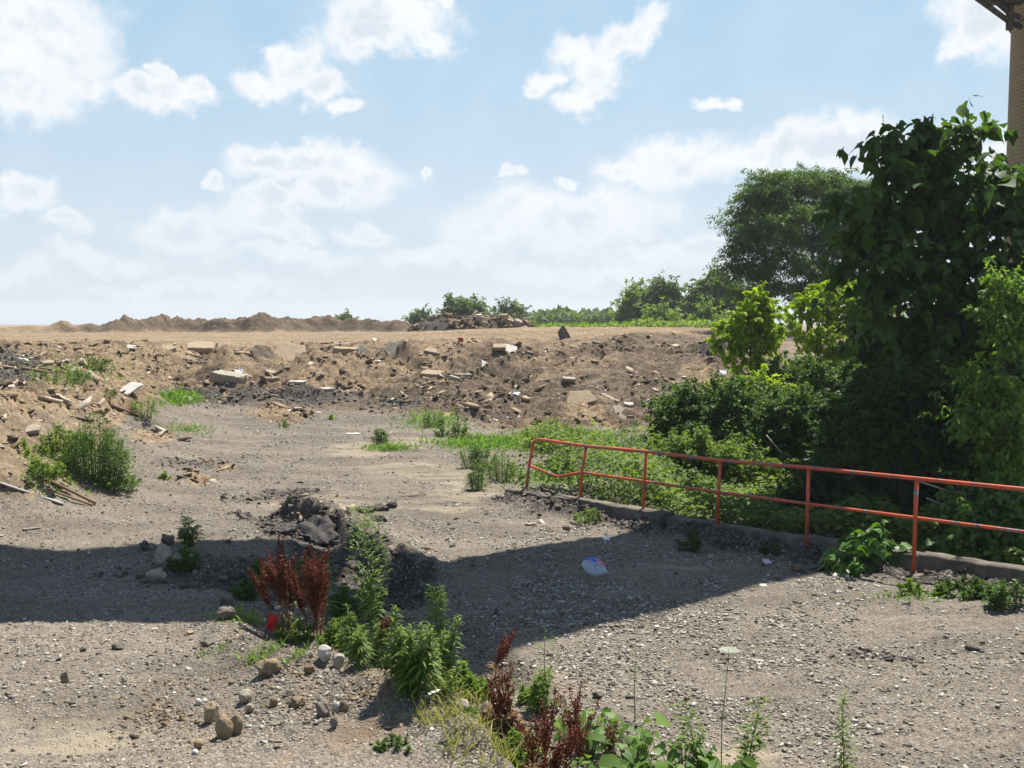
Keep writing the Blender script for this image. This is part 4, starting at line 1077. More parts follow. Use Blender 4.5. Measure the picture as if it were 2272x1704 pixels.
def lobes_world(lobes, Y):
    """(u, v, radius px, depth offset, squash) -> centres and radii in metres"""
    out = []
    for l in lobes:
        u, v, rp = l[:3]; dy = l[3] if len(l) > 3 else 0; sq = l[4] if len(l) > 4 else .85
        c = WD(u, v, Y + dy); k = (Y + dy) / F
        out.append((c, np.array([rp * k, rp * k * .9, rp * k * sq])))
    return out
def tree(name, label, cat, foot, lobes, mat, nclump, nleaf, leaf, T, trunk_r, spread=.12, group=None, trunks=1, droopy=.3, limbr=None, bark=None, up=.3, ratio=.7, shell=.55, lean=0.0, stuffy=False, wide=1.0, vert=1.0):
    foot = np.asarray(foot, float)
    root = thing(name, label, cat, foot, group=group)
    Lb = [(c - foot, r) for c, r in lobes]
    tops = sorted(Lb, key=lambda q: -q[0][2])
    tm = MB()
    cen = np.mean([c for c, r in Lb], axis=0); zmin = min(c[2] - r[2] for c, r in Lb); zmax = max(c[2] + r[2] for c, r in Lb)
    if trunk_r > 0:
        if trunks > 1: tm.tube([(-.01, 0, -.5), (0, 0, -.1)], [trunk_r * 3.2, trunk_r * 3.0], 7)
        axes = []
        for k in range(trunks):
            o = np.array([R.uniform(-1, 1), R.uniform(-1, 1), 0]) * (trunk_r * 2.5 if trunks > 1 else 0)
            tgt = np.array([cen[0], cen[1], cen[2] + (zmax - cen[2]) * .5]) if trunks == 1 else Lb[(k * 3) % len(Lb)][0] + np.array([0, 0, .3])
            pts = []
            for s in np.linspace(0, 1, 9):
                q = o * (1 - s) + np.array([tgt[0] * s ** 1.3, tgt[1] * s ** 1.3, tgt[2] * s])
                q = q + np.array([R.uniform(-1, 1), R.uniform(-1, 1), 0]) * trunk_r * .5 * (0 < s < 1)
                pts.append(q)
            tm.tube([pts[0] - np.array([0, 0, .4])] + pts, [trunk_r * 1.25] + [trunk_r * (1.1 - .85 * s) for s in np.linspace(0, 1, 9)], 7)
            axes.append(pts)
        for c, r in Lb:
            ax = axes[int(R.random() * len(axes))]
            j = min(range(len(ax)), key=lambda i: abs(ax[i][2] - (c[2] - .6 * np.linalg.norm(c[:2] - ax[i][:2]) - .2)))
            j = max(j, 1)
            a = ax[j]; mid = (a + c) / 2 + np.array([0, 0, -.08 * np.linalg.norm(c - a)])
            lr = trunk_r * .42
            tm.tube([a, mid, c], [lr, lr * .7, lr * .35], 5)
    Ps, Ds, Us = [], [], []
    sub = []
    for c, r in Lb:                                    # uneven lobes: each big one breaks into smaller ones
        k = 7
        dd = randdir(k, .1); q = rng.random(k) ** .5
        for i in range(k):
            sub.append((c + dd[i] * r * (.35 + .5 * q[i]), r * rng.uniform(.28, .62)))
        sub.append((c, r * .5))
    wts = np.array([np.prod(r) ** (2 / 3) for c, r in sub]); wts /= wts.sum()
    for (c, r), wv in zip(sub, wts):
        k = max(2, int(nclump * wv * rng.uniform(.7, 1.3)))
        dirs = randdir(k, .12); rad = (shell + (1 - shell) * rng.random(k))
        cc = c + dirs * rad[:, None] * r
        if trunk_r > 0:
            for q in cc[:: max(1, k // 3)]:
                tm.tube([c, (c + q) / 2 + np.array([0, 0, -.03]), q], [trunk_r * .16, trunk_r * .12, trunk_r * .05], 4, False)
        m = nleaf
        sl_ = spread * 3.2 * (.4 + rng.random(k) ** 2 * 1.3)          # length of each shoot
        sd = nrm(dirs * 1.0 + rng.normal(size=(k, 3)) * .55 + np.array([0, 0, up])) * np.array([1, 1, vert])
        t = rng.random((k, m)) ** .8
        w_ = spread * .34 * wide * (1.2 - .8 * t)
        off = sd[:, None, :] * (t * sl_[:, None])[:, :, None] + rng.normal(size=(k, m, 3)) * w_[:, :, None] * np.array([1, 1, .7])
        off[:, :, 2] -= (t ** 2) * sl_[:, None] * droopy * .35
        p = (cc[:, None, :] + off).reshape(-1, 3)
        d = nrm(sd[:, None, :] * .5 + rng.normal(size=off.shape)).reshape(-1, 3)
        d[:, 2] = d[:, 2] * .6 - droopy * (.25 + rng.random(len(d))) * .9
        u_ = np.zeros_like(p); u_[:, 2] = 1; u_ = nrm(u_ + rng.normal(size=p.shape) * .5)
        Ps.append(p); Ds.append(d); Us.append(u_)
    P_ = np.concatenate(Ps); D_ = np.concatenate(Ds); U_ = np.concatenate(Us)
    n = len(P_)
    Ln = leaf * np.exp(rng.normal(size=n) * .25)
    # clump tone varies a little over the crown, as real foliage does
    var = np.clip(rng.normal(.5, .22, n) + .25 * gnoise(P_[:, 0] * 1.5 / max(spread * 6, .3), P_[:, 2] * 1.5 / max(spread * 6, .3), 3), 0, 1)
    if trunk_r > 0: link("trunk", tm.mesh("trunk", bark or MAT_BARK, True), root)
    link("crown" if cat == 'tree' else "foliage", leaves_mesh("crown", P_, D_, U_, Ln, Ln * ratio, T, mat, var, droopy * .4), root)
    return root

def build_trees():
    # tall feathery trees
    def foot(u, Y, dz=0):
        c = WD(u, 800, Y); return np.array([c[0], c[1], ground_h(c[0], c[1])[0] - .05 + dz])
    tree("locust_tree", "tall feathery tree leftmost of the grove, ragged left side against the sky", "tree", foot(1712, 58),
         lobes_world([(1690,440,58,0,.5),(1655,475,42,1,.5),(1725,425,50,1,.5),(1650,540,40,0,.5),(1700,520,60,-1,.6),(1640,600,36,0,.5),(1680,600,50,0,.6),(1735,480,50,0,.6),(1650,655,30,0,.5),(1715,640,40,1,.5),(1740,570,45,0,.5),(1628,560,22,0,.5),(1640,500,26,0,.5),(1700,400,36,0,.5)], 58),
         LM['locust'], 1000, 42, .15, T_DIA, .17, .36, droopy=.5, ratio=.42, vert=.42, group='tall feathery trees beyond the bushes', wide=1.35)
    tree("locust_tree", "tall feathery tree in the middle of the grove with a rounded flat top", "tree", foot(1795, 60),
         lobes_world([(1770,415,55,0,.5),(1820,410,50,1,.5),(1790,470,60,0,.6),(1840,470,55,0,.6),(1770,530,50,0,.5),(1830,540,55,0,.6),(1800,600,50,0,.5),(1855,420,40,0,.5),(1780,650,44,0,.5)], 60),
         LM['locust'], 1050, 42, .15, T_DIA, .16, .36, droopy=.5, ratio=.42, vert=.42, group='tall feathery trees beyond the bushes', wide=1.35)
    tree("locust_tree", "tall feathery tree half hidden behind the big-leaved tree", "tree", foot(1880, 61),
         lobes_world([(1885,425,45,0,.5),(1900,480,55,0,.6),(1885,560,50,0,.6),(1920,540,60,0,.6),(1900,630,55,0,.6),(1860,620,45,0,.6),(1940,460,50,0,.6)], 61),
         LM['locust'], 850, 42, .15, T_DIA, .15, .36, droopy=.5, ratio=.42, vert=.42, group='tall feathery trees beyond the bushes', wide=1.35)
    # catalpa
    tree("catalpa_tree", "dark big-leaved tree with heart-shaped leaves towering in front of the tower", "tree", foot(2010, 20.5),
         lobes_world([(1985,329,52),(1950,354,38),(2045,334,36,.4),(2105,324,58,.2),(2165,309,34,-.3),(2060,404,75,.3),(1975,434,60,.2),(2110,424,70,.5),(2215,424,55,.3),(2250,379,30,.5),(1900,464,48,-.4),(1960,504,70,.2),(2060,504,90,.6),(2170,504,80,.4),(2250,484,60,.2),
                      (1930,584,70,-.3),(2030,604,90,.3),(2140,614,90,.4),(2240,594,70,.2),(1960,664,60,0),(2060,694,70,.4),(2180,684,70,.4),(2260,674,55),(2030,760,60,.6),(2110,790,70,.4),(2200,770,60,.3),(2070,860,60,.8),(2160,880,70,.5)], 20),
         LM['catalpa'], 1150, 6, .185, T_HEART, .06, .17, droopy=.6, ratio=.9, up=.2, trunks=2, shell=.3)
    # bright young maples
    tree("young_maple", "slim bright yellow-green sapling standing alone right of the bank", "tree", foot(1662, 33),
         lobes_world([(1690,690,40,0,1),(1655,700,44,0,1),(1640,745,44,0,.9),(1690,740,44,0,.9),(1665,785,44,0,.9),(1625,775,32,0,.9),(1700,690,38,0,.8),(1655,830,40,0,.9),(1680,670,22,0,1.2)], 33),
         LM['bright'], 540, 30, .09, T_LOBE, .05, .085, droopy=.8, ratio=.75)
    tree("young_maple", "wide bright yellow-green maple between the sapling and the dark thicket", "tree", foot(1850, 36),
         lobes_world([(1790,690,46,0,.8),(1840,670,48,0,.8),(1900,670,52,0,.9),(1800,750,52,-1,.7),(1860,730,60,0,.8),(1930,710,48,0,.9),(1780,805,36,-1,.6),(1850,790,56,0,.8),(1920,780,60,0,.8),(1960,720,50,0,.9),(1950,660,36,0,.9),(1740,720,30,0,.8),(1905,640,24,0,1.2),(1860,830,40,-1,.6)], 36),
         LM['bright'], 950, 32, .09, T_LOBE, .06, .11, droopy=.8, ratio=.75, trunks=2)
    def bush(label, u, Y, lobes, mat, nc, nl, leaf, T=T_DIA, sp=.14, tr=.03, name="bush", **kw):
        return tree(name, label, "bush", foot(u, Y), lobes_world(lobes, Y), LM[mat], nc, nl, leaf, T, tr, sp, trunks=3, **kw)
    bush("mid-green shrub filling the gap beneath the wide bright maple", 1820, 33, [(1740,830,40,0,.8),(1800,840,50,0,.8),(1860,860,50,0,.8),(1920,850,50,0,.9),(1700,860,40,0,.7),(1780,890,50,0,.7)], 'bush', 700, 34, .085)
    bush("low yellow-green shoots under the slim sapling", 1690, 31, [(1640,880,40,0,.7),(1700,870,44,0,.7),(1750,900,40,0,.6),(1600,880,26,0,.6)], 'bright', 230, 38, .09, T_LOBE)
    bush("large rounded green shrub left of the thicket with dense small leaves", 1560, 27.5, [(1500,930,58,0,.8),(1560,905,60,0,.8),(1630,900,60,0,.8),(1470,975,40,0,.7),(1540,980,60,-.5,.7),(1620,970,60,-.5,.7),(1690,930,56,0,.8)], 'bush', 900, 42, .075)
    bush("dense green shrub joining the rounded shrub to the dark thicket", 1760, 26.5, [(1740,930,56,0,.8),(1800,920,60,0,.9),(1700,990,60,0,.7),(1770,1000,64,0,.8),(1830,980,60,0,.8),(1640,1010,50,-.5,.6)], 'bush', 800, 42, .075)
    bush("light green shrub with arching shoots just above the railing", 1560, 24.2, [(1500,1010,36,0,.7),(1560,1010,44,0,.7),(1620,1030,48,0,.7),(1690,1050,50,0,.6),(1530,1050,44,0,.6)], 'herb', 420, 36, .07)
    # dark thicket, built up of separate shrubs and small trees
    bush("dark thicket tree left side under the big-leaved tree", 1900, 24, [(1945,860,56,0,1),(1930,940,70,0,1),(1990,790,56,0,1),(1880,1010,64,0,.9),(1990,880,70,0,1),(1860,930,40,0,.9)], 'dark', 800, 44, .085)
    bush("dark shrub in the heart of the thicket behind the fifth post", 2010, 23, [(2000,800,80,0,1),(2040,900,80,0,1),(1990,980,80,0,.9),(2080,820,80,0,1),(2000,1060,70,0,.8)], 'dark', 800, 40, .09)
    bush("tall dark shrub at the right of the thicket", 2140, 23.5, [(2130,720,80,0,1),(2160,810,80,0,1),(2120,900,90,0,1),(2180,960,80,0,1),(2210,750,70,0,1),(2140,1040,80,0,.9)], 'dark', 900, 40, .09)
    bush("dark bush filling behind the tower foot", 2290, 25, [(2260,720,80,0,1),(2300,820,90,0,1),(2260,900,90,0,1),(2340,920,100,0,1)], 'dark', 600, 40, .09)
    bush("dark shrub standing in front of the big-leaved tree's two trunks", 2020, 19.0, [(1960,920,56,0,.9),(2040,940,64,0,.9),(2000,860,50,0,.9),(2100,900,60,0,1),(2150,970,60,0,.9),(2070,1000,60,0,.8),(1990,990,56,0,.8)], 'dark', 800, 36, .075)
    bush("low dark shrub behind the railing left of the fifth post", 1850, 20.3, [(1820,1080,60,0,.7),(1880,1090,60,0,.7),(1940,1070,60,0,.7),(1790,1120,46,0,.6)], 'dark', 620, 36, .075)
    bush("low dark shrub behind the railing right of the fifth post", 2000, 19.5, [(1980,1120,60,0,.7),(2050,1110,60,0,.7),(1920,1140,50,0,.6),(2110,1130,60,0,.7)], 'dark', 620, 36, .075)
    bush("sunlit glossy branch shrub at the right edge above the rail", 2240, 17.6, [(2230,690,44,0,.8),(2255,760,44,0,.7),(2200,840,44,0,.5),(2240,880,50,0,.6),(2180,930,40,-.3,.5),(2140,930,28,-.4,.4),(2250,960,50,0,.7),(2230,1030,50,0,.6),(2260,1080,40,0,.6),(2225,640,30,0,.7)], 'sprig', 460, 22, .085, T_LANCE, .16, .025, ratio=.5, droopy=.6)
    bush("glossy leafy shrub at the right edge below the rails", 2210, 16.6, [(2150,1150,44,0,.7),(2220,1140,50,0,.7),(2260,1180,50,0,.7),(2130,1200,40,0,.6),(2200,1210,44,0,.6),(2100,1180,36,.2,.6)], 'viney', 520, 24, .085, T_HEART, .14, .02, ratio=.8, droopy=.6)
    tree("vine_plant", "pale big-leaved vine spilling over the kerb before the sixth post", "plant", G(1905, 1262),
         lobes_world([(1870,1225,36,0,.6),(1915,1205,36,.1,.5),(1950,1215,30,0,.5),(1860,1262,30,-.1,.6),(1900,1255,30,-.2,.5)], G(1905, 1262)[1] + .1),
         LM['viney'], 70, 7, .125, T_HEART, .008, .08, ratio=.95, droopy=.7, bark=MAT_STEM, trunks=3)
    # far trees
    def ft(label, u, Y, lobes, mat='far', nc=520, nl=26, leaf=.42, tr=.18, **kw):
        c = WD(u, 740, Y)
        tree("far_tree", label, "tree", (c[0], c[1], 2.4), lobes_world(lobes, Y), LM[mat], nc, nl, leaf * .85, T_DIA, tr, .40, group='trees standing beyond the plateau', ratio=.6, **kw)
    ft("round-topped tree just behind the plateau rubble heap", 1033, 125, [(1033,690,30,0,.6),(1010,702,22,0,.6),(1060,705,24,0,.6),(1035,712,34,0,.5)])
    ft("sparse small tree right of the round-topped one", 1130, 130, [(1110,692,14,0,.8),(1135,690,14,0,.8),(1155,702,16,0,.7),(1125,706,24,0,.6)], nc=120)
    ft("little tree poking out left of the plateau rubble heap", 935, 140, [(935,704,16,0,.6),(920,712,12,0,.6)], nc=80)
    ft("tiny treetop showing over the heaps at left", 762, 150, [(755,711,9,0,.5),(775,712,9,0,.5),(764,716,14,0,.5)], nc=60)
    ft("pale poplar with a loose crown left of the far pair", 1410, 112, [(1408,668,26,0,.9),(1400,700,28,0,.8),(1430,690,26,0,.9)], 'far2')
    ft("taller grey-green poplar with a pointed crown", 1465, 110, [(1455,655,20,0,1.1),(1480,650,18,0,1.1),(1465,680,34,0,.9),(1500,670,18,0,1),(1470,710,38,0,.7)], 'far', nc=340)
    ft("small thin poplar right of the pointed one", 1512, 110, [(1510,672,16,0,1.2),(1515,700,18,0,1),(1505,715,20,0,.8)], 'far', nc=130)
    ft("dark broad tree left of the feathery grove", 1585, 100, [(1560,650,32,0,.8),(1600,645,34,0,.8),(1550,685,36,0,.8),(1600,690,44,0,.8),(1640,670,36,0,.9),(1580,715,44,0,.7)], 'far', nc=620)
    ft("young pale tree in front of the pointed poplar", 1475, 92, [(1470,712,24,0,1),(1480,730,26,0,.8),(1455,728,20,0,.8)], 'far2', nc=160, leaf=.3)
    ft("little light green tree right of the pale young one", 1572, 88, [(1568,705,16,0,1.3),(1570,728,22,0,1)], 'far2', nc=140, leaf=.28)
    # far wood as one mass, and the bright scrub line in front of it
    def mass(name, label, n, us, vt, vb, Y, mat, leaf, jitter):
        u = rng.uniform(us[0], us[-1], n); top = np.interp(u, us, vt) + 5 * gnoise(u / 14., u * 0 + 2, 4) + 3 * gnoise(u / 5., u * 0, 8)
        f = rng.random(n) ** .8; v = top + (vb - top) * f
        y = Y + rng.uniform(-jitter, jitter, n)
        k = y / F; x = (u - 1136) * k; z = CH + (V0 - v) * k
        P_ = np.stack([x, y, z], -1); D_ = randdir(n, .1); U_ = nrm(np.array([0, 0, 1.]) + rng.normal(size=(n, 3)) * .6)
        Ln = leaf * np.exp(rng.normal(size=n) * .3)
        var = np.clip(.5 + .6 * gnoise(u / 12., v / 6., 5) + .2 * rng.normal(size=n), 0, 1)
        link(name, leaves_mesh(name, P_, D_, U_, Ln, Ln * .7, T_DIA, LM[mat], var), kind='stuff', label=label)
    mass("distant_wood", "distant dark green wood along the skyline", 16000, [1150, 1185, 1215, 1240, 1280, 1310, 1350, 1385, 1430, 1550, 1640], [708, 700, 692, 686, 697, 694, 698, 692, 700, 700, 700], 742, 170, 'far', .75, 10)
    mass("plateau_scrub", "bright green scrub growing behind the plateau edge", 15000, [1180, 1300, 1400, 1440, 1480, 1540, 1580, 1620, 1700], [722, 722, 716, 708, 716, 714, 712, 705, 700], 745, 84, 'far2', .26, 4)
build_trees()

# ------------------------------------------------------------------ herbs and weeds
def herb(name, label, cat, foot, h, kind='gold', seed=0, group=None, lean=(0, 0), stems=1, dens=1.0, leafk=1.0, mat=None):
    """upright weeds made of stems and leaves"""
    rs = np.random.default_rng(seed)
    root = thing(name, label, cat, foot, group=group)
    sm = MB(); P_, D_, Lg, Wd_ = [], [], [], []
    seeds = []
    for s in range(stems):
        lean = (lean[0] + rs.normal() * .07, lean[1] + rs.normal() * .07); a = rs.uniform(0, 6.28); hs = h * (1 if s == 0 else rs.uniform(.62, .95)); sp = 0 if stems == 1 else h * (.13 if kind != 'dock' else .17)
        b = np.array([math.cos(a) * sp * rs.random(), math.sin(a) * sp * rs.random(), 0])
        tip = b + np.array([lean[0] * hs + rs.normal() * .05 * hs, lean[1] * hs + rs.normal() * .05 * hs, hs])
        if stems > 1: tip[:2] += b[:2] * 1.2
        K = 8; pts = [b + (tip - b) * t + np.array([lean[0], lean[1], 0]) * h * (t * t - t) * .5 + rs.normal(size=3) * h * .006 for t in np.linspace(0, 1, K)]
        pts[0] = pts[0] - np.array([0, 0, .12])
        r0 = .0042 + .003 * h
        sm.tube(pts, [r0 * (1 - .75 * t) for t in np.linspace(0, 1, K)], 5, False)
        pts = np.array(pts)
        def at(t):
            x = t * (K - 1); i = np.minimum(x.astype(int), K - 2); f = (x - i)[:, None]; return pts[i] * (1 - f) + pts[i + 1] * f
        if kind in ('gold', 'horse'):
            n = int((125 if kind == 'gold' else 85) * hs * dens / .9); t = .06 + .94 * np.sort(rs.random(n)) ** (.9)
            an = np.arange(n) * 2.399 + rs.normal(size=n) * .3
            d = np.stack([np.cos(an), np.sin(an), .5 + 1.3 * t ** 3 + rs.normal(size=n) * .2], -1)
            L_ = (.118 if kind == 'gold' else .15) * leafk * (1.12 - .62 * t ** 2.2) * np.exp(rs.normal(size=n) * .15)
            P_.append(at(t)); D_.append(d); Lg.append(L_); Wd_.append(L_ * (.165 if kind == 'gold' else .15))
        if kind == 'tuft':     # loose top-branched weed
            n = int(620 * dens); t = .25 + .75 * rs.random(n)
            w = .12 * h * np.sin(np.clip((t - .2) / .8, 0, 1) * 2.6) + .02
            an = rs.random(n) * 6.28; p = at(t) + np.stack([np.cos(an), np.sin(an), rs.normal(size=n) * .4], -1) * (w * rs.random(n) ** .5)[:, None]
            P_.append(p); D_.append(np.stack([np.cos(an), np.sin(an), np.full(n, 1.2)], -1)); L_ = .055 * leafk * np.exp(rs.normal(size=n) * .3); Lg.append(L_); Wd_.append(L_ * .28)
            n = int(60 * dens); t = .05 + .5 * rs.random(n); an = rs.random(n) * 6.28
            P_.append(at(t)); D_.append(np.stack([np.cos(an), np.sin(an), np.full(n, .5)], -1)); L_ = .15 * leafk * np.exp(rs.normal(size=n) * .2); Lg.append(L_); Wd_.append(L_ * .2)
        if kind == 'dock':
            nb = 9
            for j in range(nb):
                t0 = rs.uniform(.35, .75); q = at(np.array([t0]))[0]; a2 = rs.uniform(0, 6.28)
                ln = h * rs.uniform(.25, .42); e = q + np.array([math.cos(a2) * ln * .38, math.sin(a2) * ln * .38, ln]) + np.array([lean[0], lean[1], 0]) * ln
                sm.tube([q, (q + e) / 2 + np.array([math.cos(a2), math.sin(a2), 0]) * ln * .08, e], [r0 * .6, r0 * .5, r0 * .25], 4, False)
                n = int(230 * dens * ln / .3); tt = rs.random(n)
                p = q + (e - q) * tt[:, None] + rs.normal(size=(n, 3)) * (.014 * (1.2 - .9 * tt))[:, None]
                seeds.append(p)
            n = int(260 * dens); tt = .4 + .6 * rs.random(n); seeds.append(at(tt) + rs.normal(size=(n, 3)) * .017)
    if kind == 'dock':
        p = np.concatenate(seeds); n = len(p); Ln = .017 * leafk * np.exp(rs.normal(size=n) * .25)
        link("seed_heads", leaves_mesh("seed_heads", p, randdir(n), randdir(n), Ln, Ln * .8, T_DIA, LM['dock']), root)
        n = int(70 * dens) ; an = rs.random(n) * 6.28
        P_.append(np.stack([np.cos(an) * .02, np.sin(an) * .02, rs.random(n) * h * .35], -1)); D_.append(np.stack([np.cos(an), np.sin(an), np.full(n, .9)], -1))
        Lg.append(np.full(n, .12 * leafk)); Wd_.append(np.full(n, .022 * leafk))
    link("stem", sm.mesh("stem", MAT_STEMR if kind == 'dock' else MAT_STEM), root)
    P_ = np.concatenate(P_); D_ = np.concatenate(D_); Lg = np.concatenate(Lg); Wd_ = np.concatenate(Wd_)
    U_ = np.zeros_like(P_); U_[:, 2] = 1; U_ += rs.normal(size=P_.shape) * .15
    dk = 'gold' if kind != 'dock' else 'drybrown'
    link("leaves", leaves_mesh("leaves", P_, D_, U_, Lg, Wd_, T_LANCE, LM[mat or dk], None, .45), root)
    return root
def grass(name, label, p, h, n, rad, mat='grass', seed=0, cat='grass'):
    rs = np.random.default_rng(seed)
    an = rs.random(n) * 6.28; rr = rad * np.sqrt(rs.random(n))
    P_ = np.stack([np.cos(an) * rr, np.sin(an) * rr, np.zeros(n) - .01], -1)
    gx = ground_h(p[0] + P_[:, 0], p[1] + P_[:, 1]) - p[2]; P_[:, 2] += gx
    D_ = np.stack([rs.normal(size=n) * .38, rs.normal(size=n) * .38, np.ones(n)], -1)
    Ln = h * np.exp(rs.normal(size=n) * .3) * .9
    U_ = rs.normal(size=(n, 3)); 
    me = leaves_mesh(name, P_, D_, U_, Ln, np.full(n, .007 + .008 * h), T_LANCE, LM[mat], None, .35)
    return link(name, me, None, label, cat, loc=tuple(p))
def spread_bush(name, label, cat, p, size, n, leaf, mat, T=T_DIA, seed=0, ratio=.45, group=None):
    """soft mound of feathery foliage that stands on the ground"""
    rs = np.random.default_rng(seed)
    root = thing(name, label, cat, p, group=group)
    K = max(6, int(n / 90)); sm = MB(); Ps = []; Ds = []
    for k in range(K):
        a = rs.uniform(0, 6.28); q = math.sqrt(rs.random()); b = np.array([math.cos(a) * q * size[0] * .35, math.sin(a) * q * size[1] * .35, -.05])
        hh = size[2] * (1.05 - .55 * q * q) * rs.uniform(.75, 1.1)
        e = b + np.array([math.cos(a) * q * size[0] * .16, math.sin(a) * q * size[1] * .16, hh])
        sm.tube([b, (b + e) / 2, e], [.008, .006, .003], 4, False)
        m = n // K; t = .08 + .92 * rs.random(m) ** .8; w = size[2] * .16 * (1.15 - t)
        pp = b + (e - b) * t[:, None] + rs.normal(size=(m, 3)) * w[:, None] * np.array([1, 1, .5])
        Ps.append(pp); dd = rs.normal(size=(m, 3)); dd[:, 2] = np.abs(dd[:, 2]) * .6 + .3; Ds.append(dd)
    P_ = np.concatenate(Ps); D_ = np.concatenate(Ds); Ln = leaf * np.exp(rs.normal(size=len(P_)) * .3)
    U_ = rs.normal(size=P_.shape) * .5; U_[:, 2] += 1
    link("stems", sm.mesh("stems", MAT_STEM), root, kind='stuff')
    link("foliage", leaves_mesh("foliage", P_, D_, U_, Ln, Ln * ratio, T, LM[mat], None, .25), root)
    return root
def build_herbs():
    def ht(u, v, vt): # height of a plant rooted at (u,v) with its tip at row vt
        p = G(u, v); return p, max(.1, (v - vt) * p[1] / F * 1.03)
    n = 0
    for lab, u, v, vt, kind, dens, lk, lean, st in [
        ("tallest slender weed with a bushy pale top in the ditch", 828, 1462, 1132, 'tuft', 1.5, 1.1, (-.04, 0), 1),
        ("bushy-topped goldenrod at the right of the clump", 975, 1490, 1308, 'tuft', 1.4, 1.0, (0, 0), 1),
        ("leafy goldenrod stem directly under the bushy-topped one", 968, 1520, 1370, 'gold', 1.5, 1.25, (.02, 0), 4),
        ("leafy goldenrod at the centre of the ditch clump", 893, 1510, 1352, 'gold', 1.6, 1.2, (0, 0), 5),
        ("leafy goldenrod between the centre and the bushy-topped one", 930, 1530, 1378, 'gold', 1.6, 1.15, (.05, 0), 5),
        ("leafy goldenrod left of centre beside the brown dead stalk", 850, 1480, 1380, 'gold', 1.4, 1.1, (-.05, 0), 5),
        ("narrow goldenrod at the left end of the clump by the red dock", 785, 1450, 1345, 'gold', 1.4, 1.1, (-.02, 0), 5),
        ("short goldenrod below the narrow one at the mound lip", 800, 1478, 1400, 'gold', 1.5, 1.0, (-.08, 0), 5),
        ("low goldenrod at the front foot of the clump", 900, 1545, 1450, 'gold', 1.5, 1.0, (.0, 0), 3),
        ("low goldenrod right foot of the clump near the dry grass", 985, 1545, 1440, 'gold', 1.4, 1.0, (.1, 0), 2),
        ("long-leaved grassy weed rising between the two red docks", 655, 1400, 1255, 'horse', .5, 1.2, (-.05, 0), 1),
        ("spiky long-leaved weed behind the right red dock", 725, 1385, 1222, 'horse', .6, 1.3, (.08, 0), 2),
        ("single horseweed with drooping narrow leaves at bottom right", 1872, 1745, 1535, 'horse', 1.5, .85, (-.06, 0), 1),
        ("thin green sprout with yellow tip right of the small dock", 1206, 1600, 1398, 'tuft', .22, .8, (0, 0), 1),
        ("feathery green weed between the small dock and the broad leaves", 1195, 1580, 1490, 'tuft', 1.0, .9, (.1, 0), 2),
        ("thin leafless stalk before the sunlit gravel left of the white flower", 1407, 1600, 1440, 'tuft', .06, .6, (0, 0), 1),
        ("lone leafy sprout on the shadow edge of the ditch", 412, 1225, 1150, 'tuft', .6, 1.2, (0, 0), 2),
        ("green leafy weed under the white flower, left stalk", 1560, 1745, 1575, 'tuft', .22, 1.1, (-.2, 0), 2),
        ("green leafy weed under the white flower, right stalk", 1650, 1745, 1560, 'tuft', .2, 1.1, (.25, 0), 2)]:
        p, h = ht(u, v, vt); n += 1
        herb("weed" if kind != 'gold' else "goldenrod", lab, "weed", p, h, kind, 40 + n, None, lean, st, dens, lk)
    for lab, u, v, vt, lean, st, dens in [
        ("left red-brown dock with two leaning seed spikes beside the red rag", 632, 1405, 1228, (-.18, 0), 6, .8),
        ("right red-brown dock, bushier and upright", 700, 1410, 1222, (.02, 0), 7, .8),
        ("dead brown stalk leaning inside the goldenrod clump", 835, 1475, 1375, (.18, 0), 1, .9),
        ("small dark red dock with two spikes against the shaded gravel", 1100, 1510, 1402, (.22, 0), 2, .5),
        ("low dark red dock left of the broad leaves", 1130, 1640, 1490, (-.1, 0), 3, .32),
        ("dark red dock with a ragged spike at the edge of the broad leaves", 1185, 1740, 1555, (.05, 0), 3, .32),
        ("dark red dock in the middle front of the bottom weeds", 1252, 1745, 1545, (.02, 0), 3, .32),
        ("slim red spike standing among the broad leaves", 1345, 1735, 1600, (.0, 0), 1, .4),
        ("short red dock at the bottom edge left of the broad leaves", 1215, 1765, 1640, (-.05, 0), 3, .32)]:
        p, h = ht(u, v, vt); n += 1
        herb("dock", lab, "weed", p, h, 'dock', 80 + n, 'red-brown docks in the ditch', lean, st, dens)
    # queen anne's lace
    p, h = ht(1600, 1760, 1447)
    root = thing("wild_carrot", "tall white flat-topped flower on a thin bare stalk", "flower", p)
    tip = np.array([.05, 0, h]); b = MB(); b.tube([(0, 0, -.1), (.0, 0, h * .5), tuple(tip)], [.005, .004, .003], 5)
    link("stem", b.mesh("stem", MAT_STEM), root)
    m_ = 900; an = rng.random(m_) * 6.28; rr = .072 * np.sqrt(rng.random(m_))
    P_ = np.stack([tip[0] + np.cos(an) * rr, tip[1] + np.sin(an) * rr, tip[2] + .024 + .012 * (1 - (rr / .072) ** 2)], -1)
    link("flower_head", leaves_mesh("flower_head", P_, randdir(m_, .5), randdir(m_, 2), np.full(m_, .011), np.full(m_, .011), T_DIA, LM['white'], None), root)
    b = MB()
    for k in range(26):
        a = k * 2.4; r_ = .055 * math.sqrt((k + 1) / 26); b.tube([tip, tip + np.array([math.cos(a) * r_ * .7, math.sin(a) * r_ * .7, .012]), tip + np.array([math.cos(a) * r_, math.sin(a) * r_, .024])], .0011, 4, False)
    link("umbel_rays", b.mesh("umbel_rays", MAT_STEM), root)
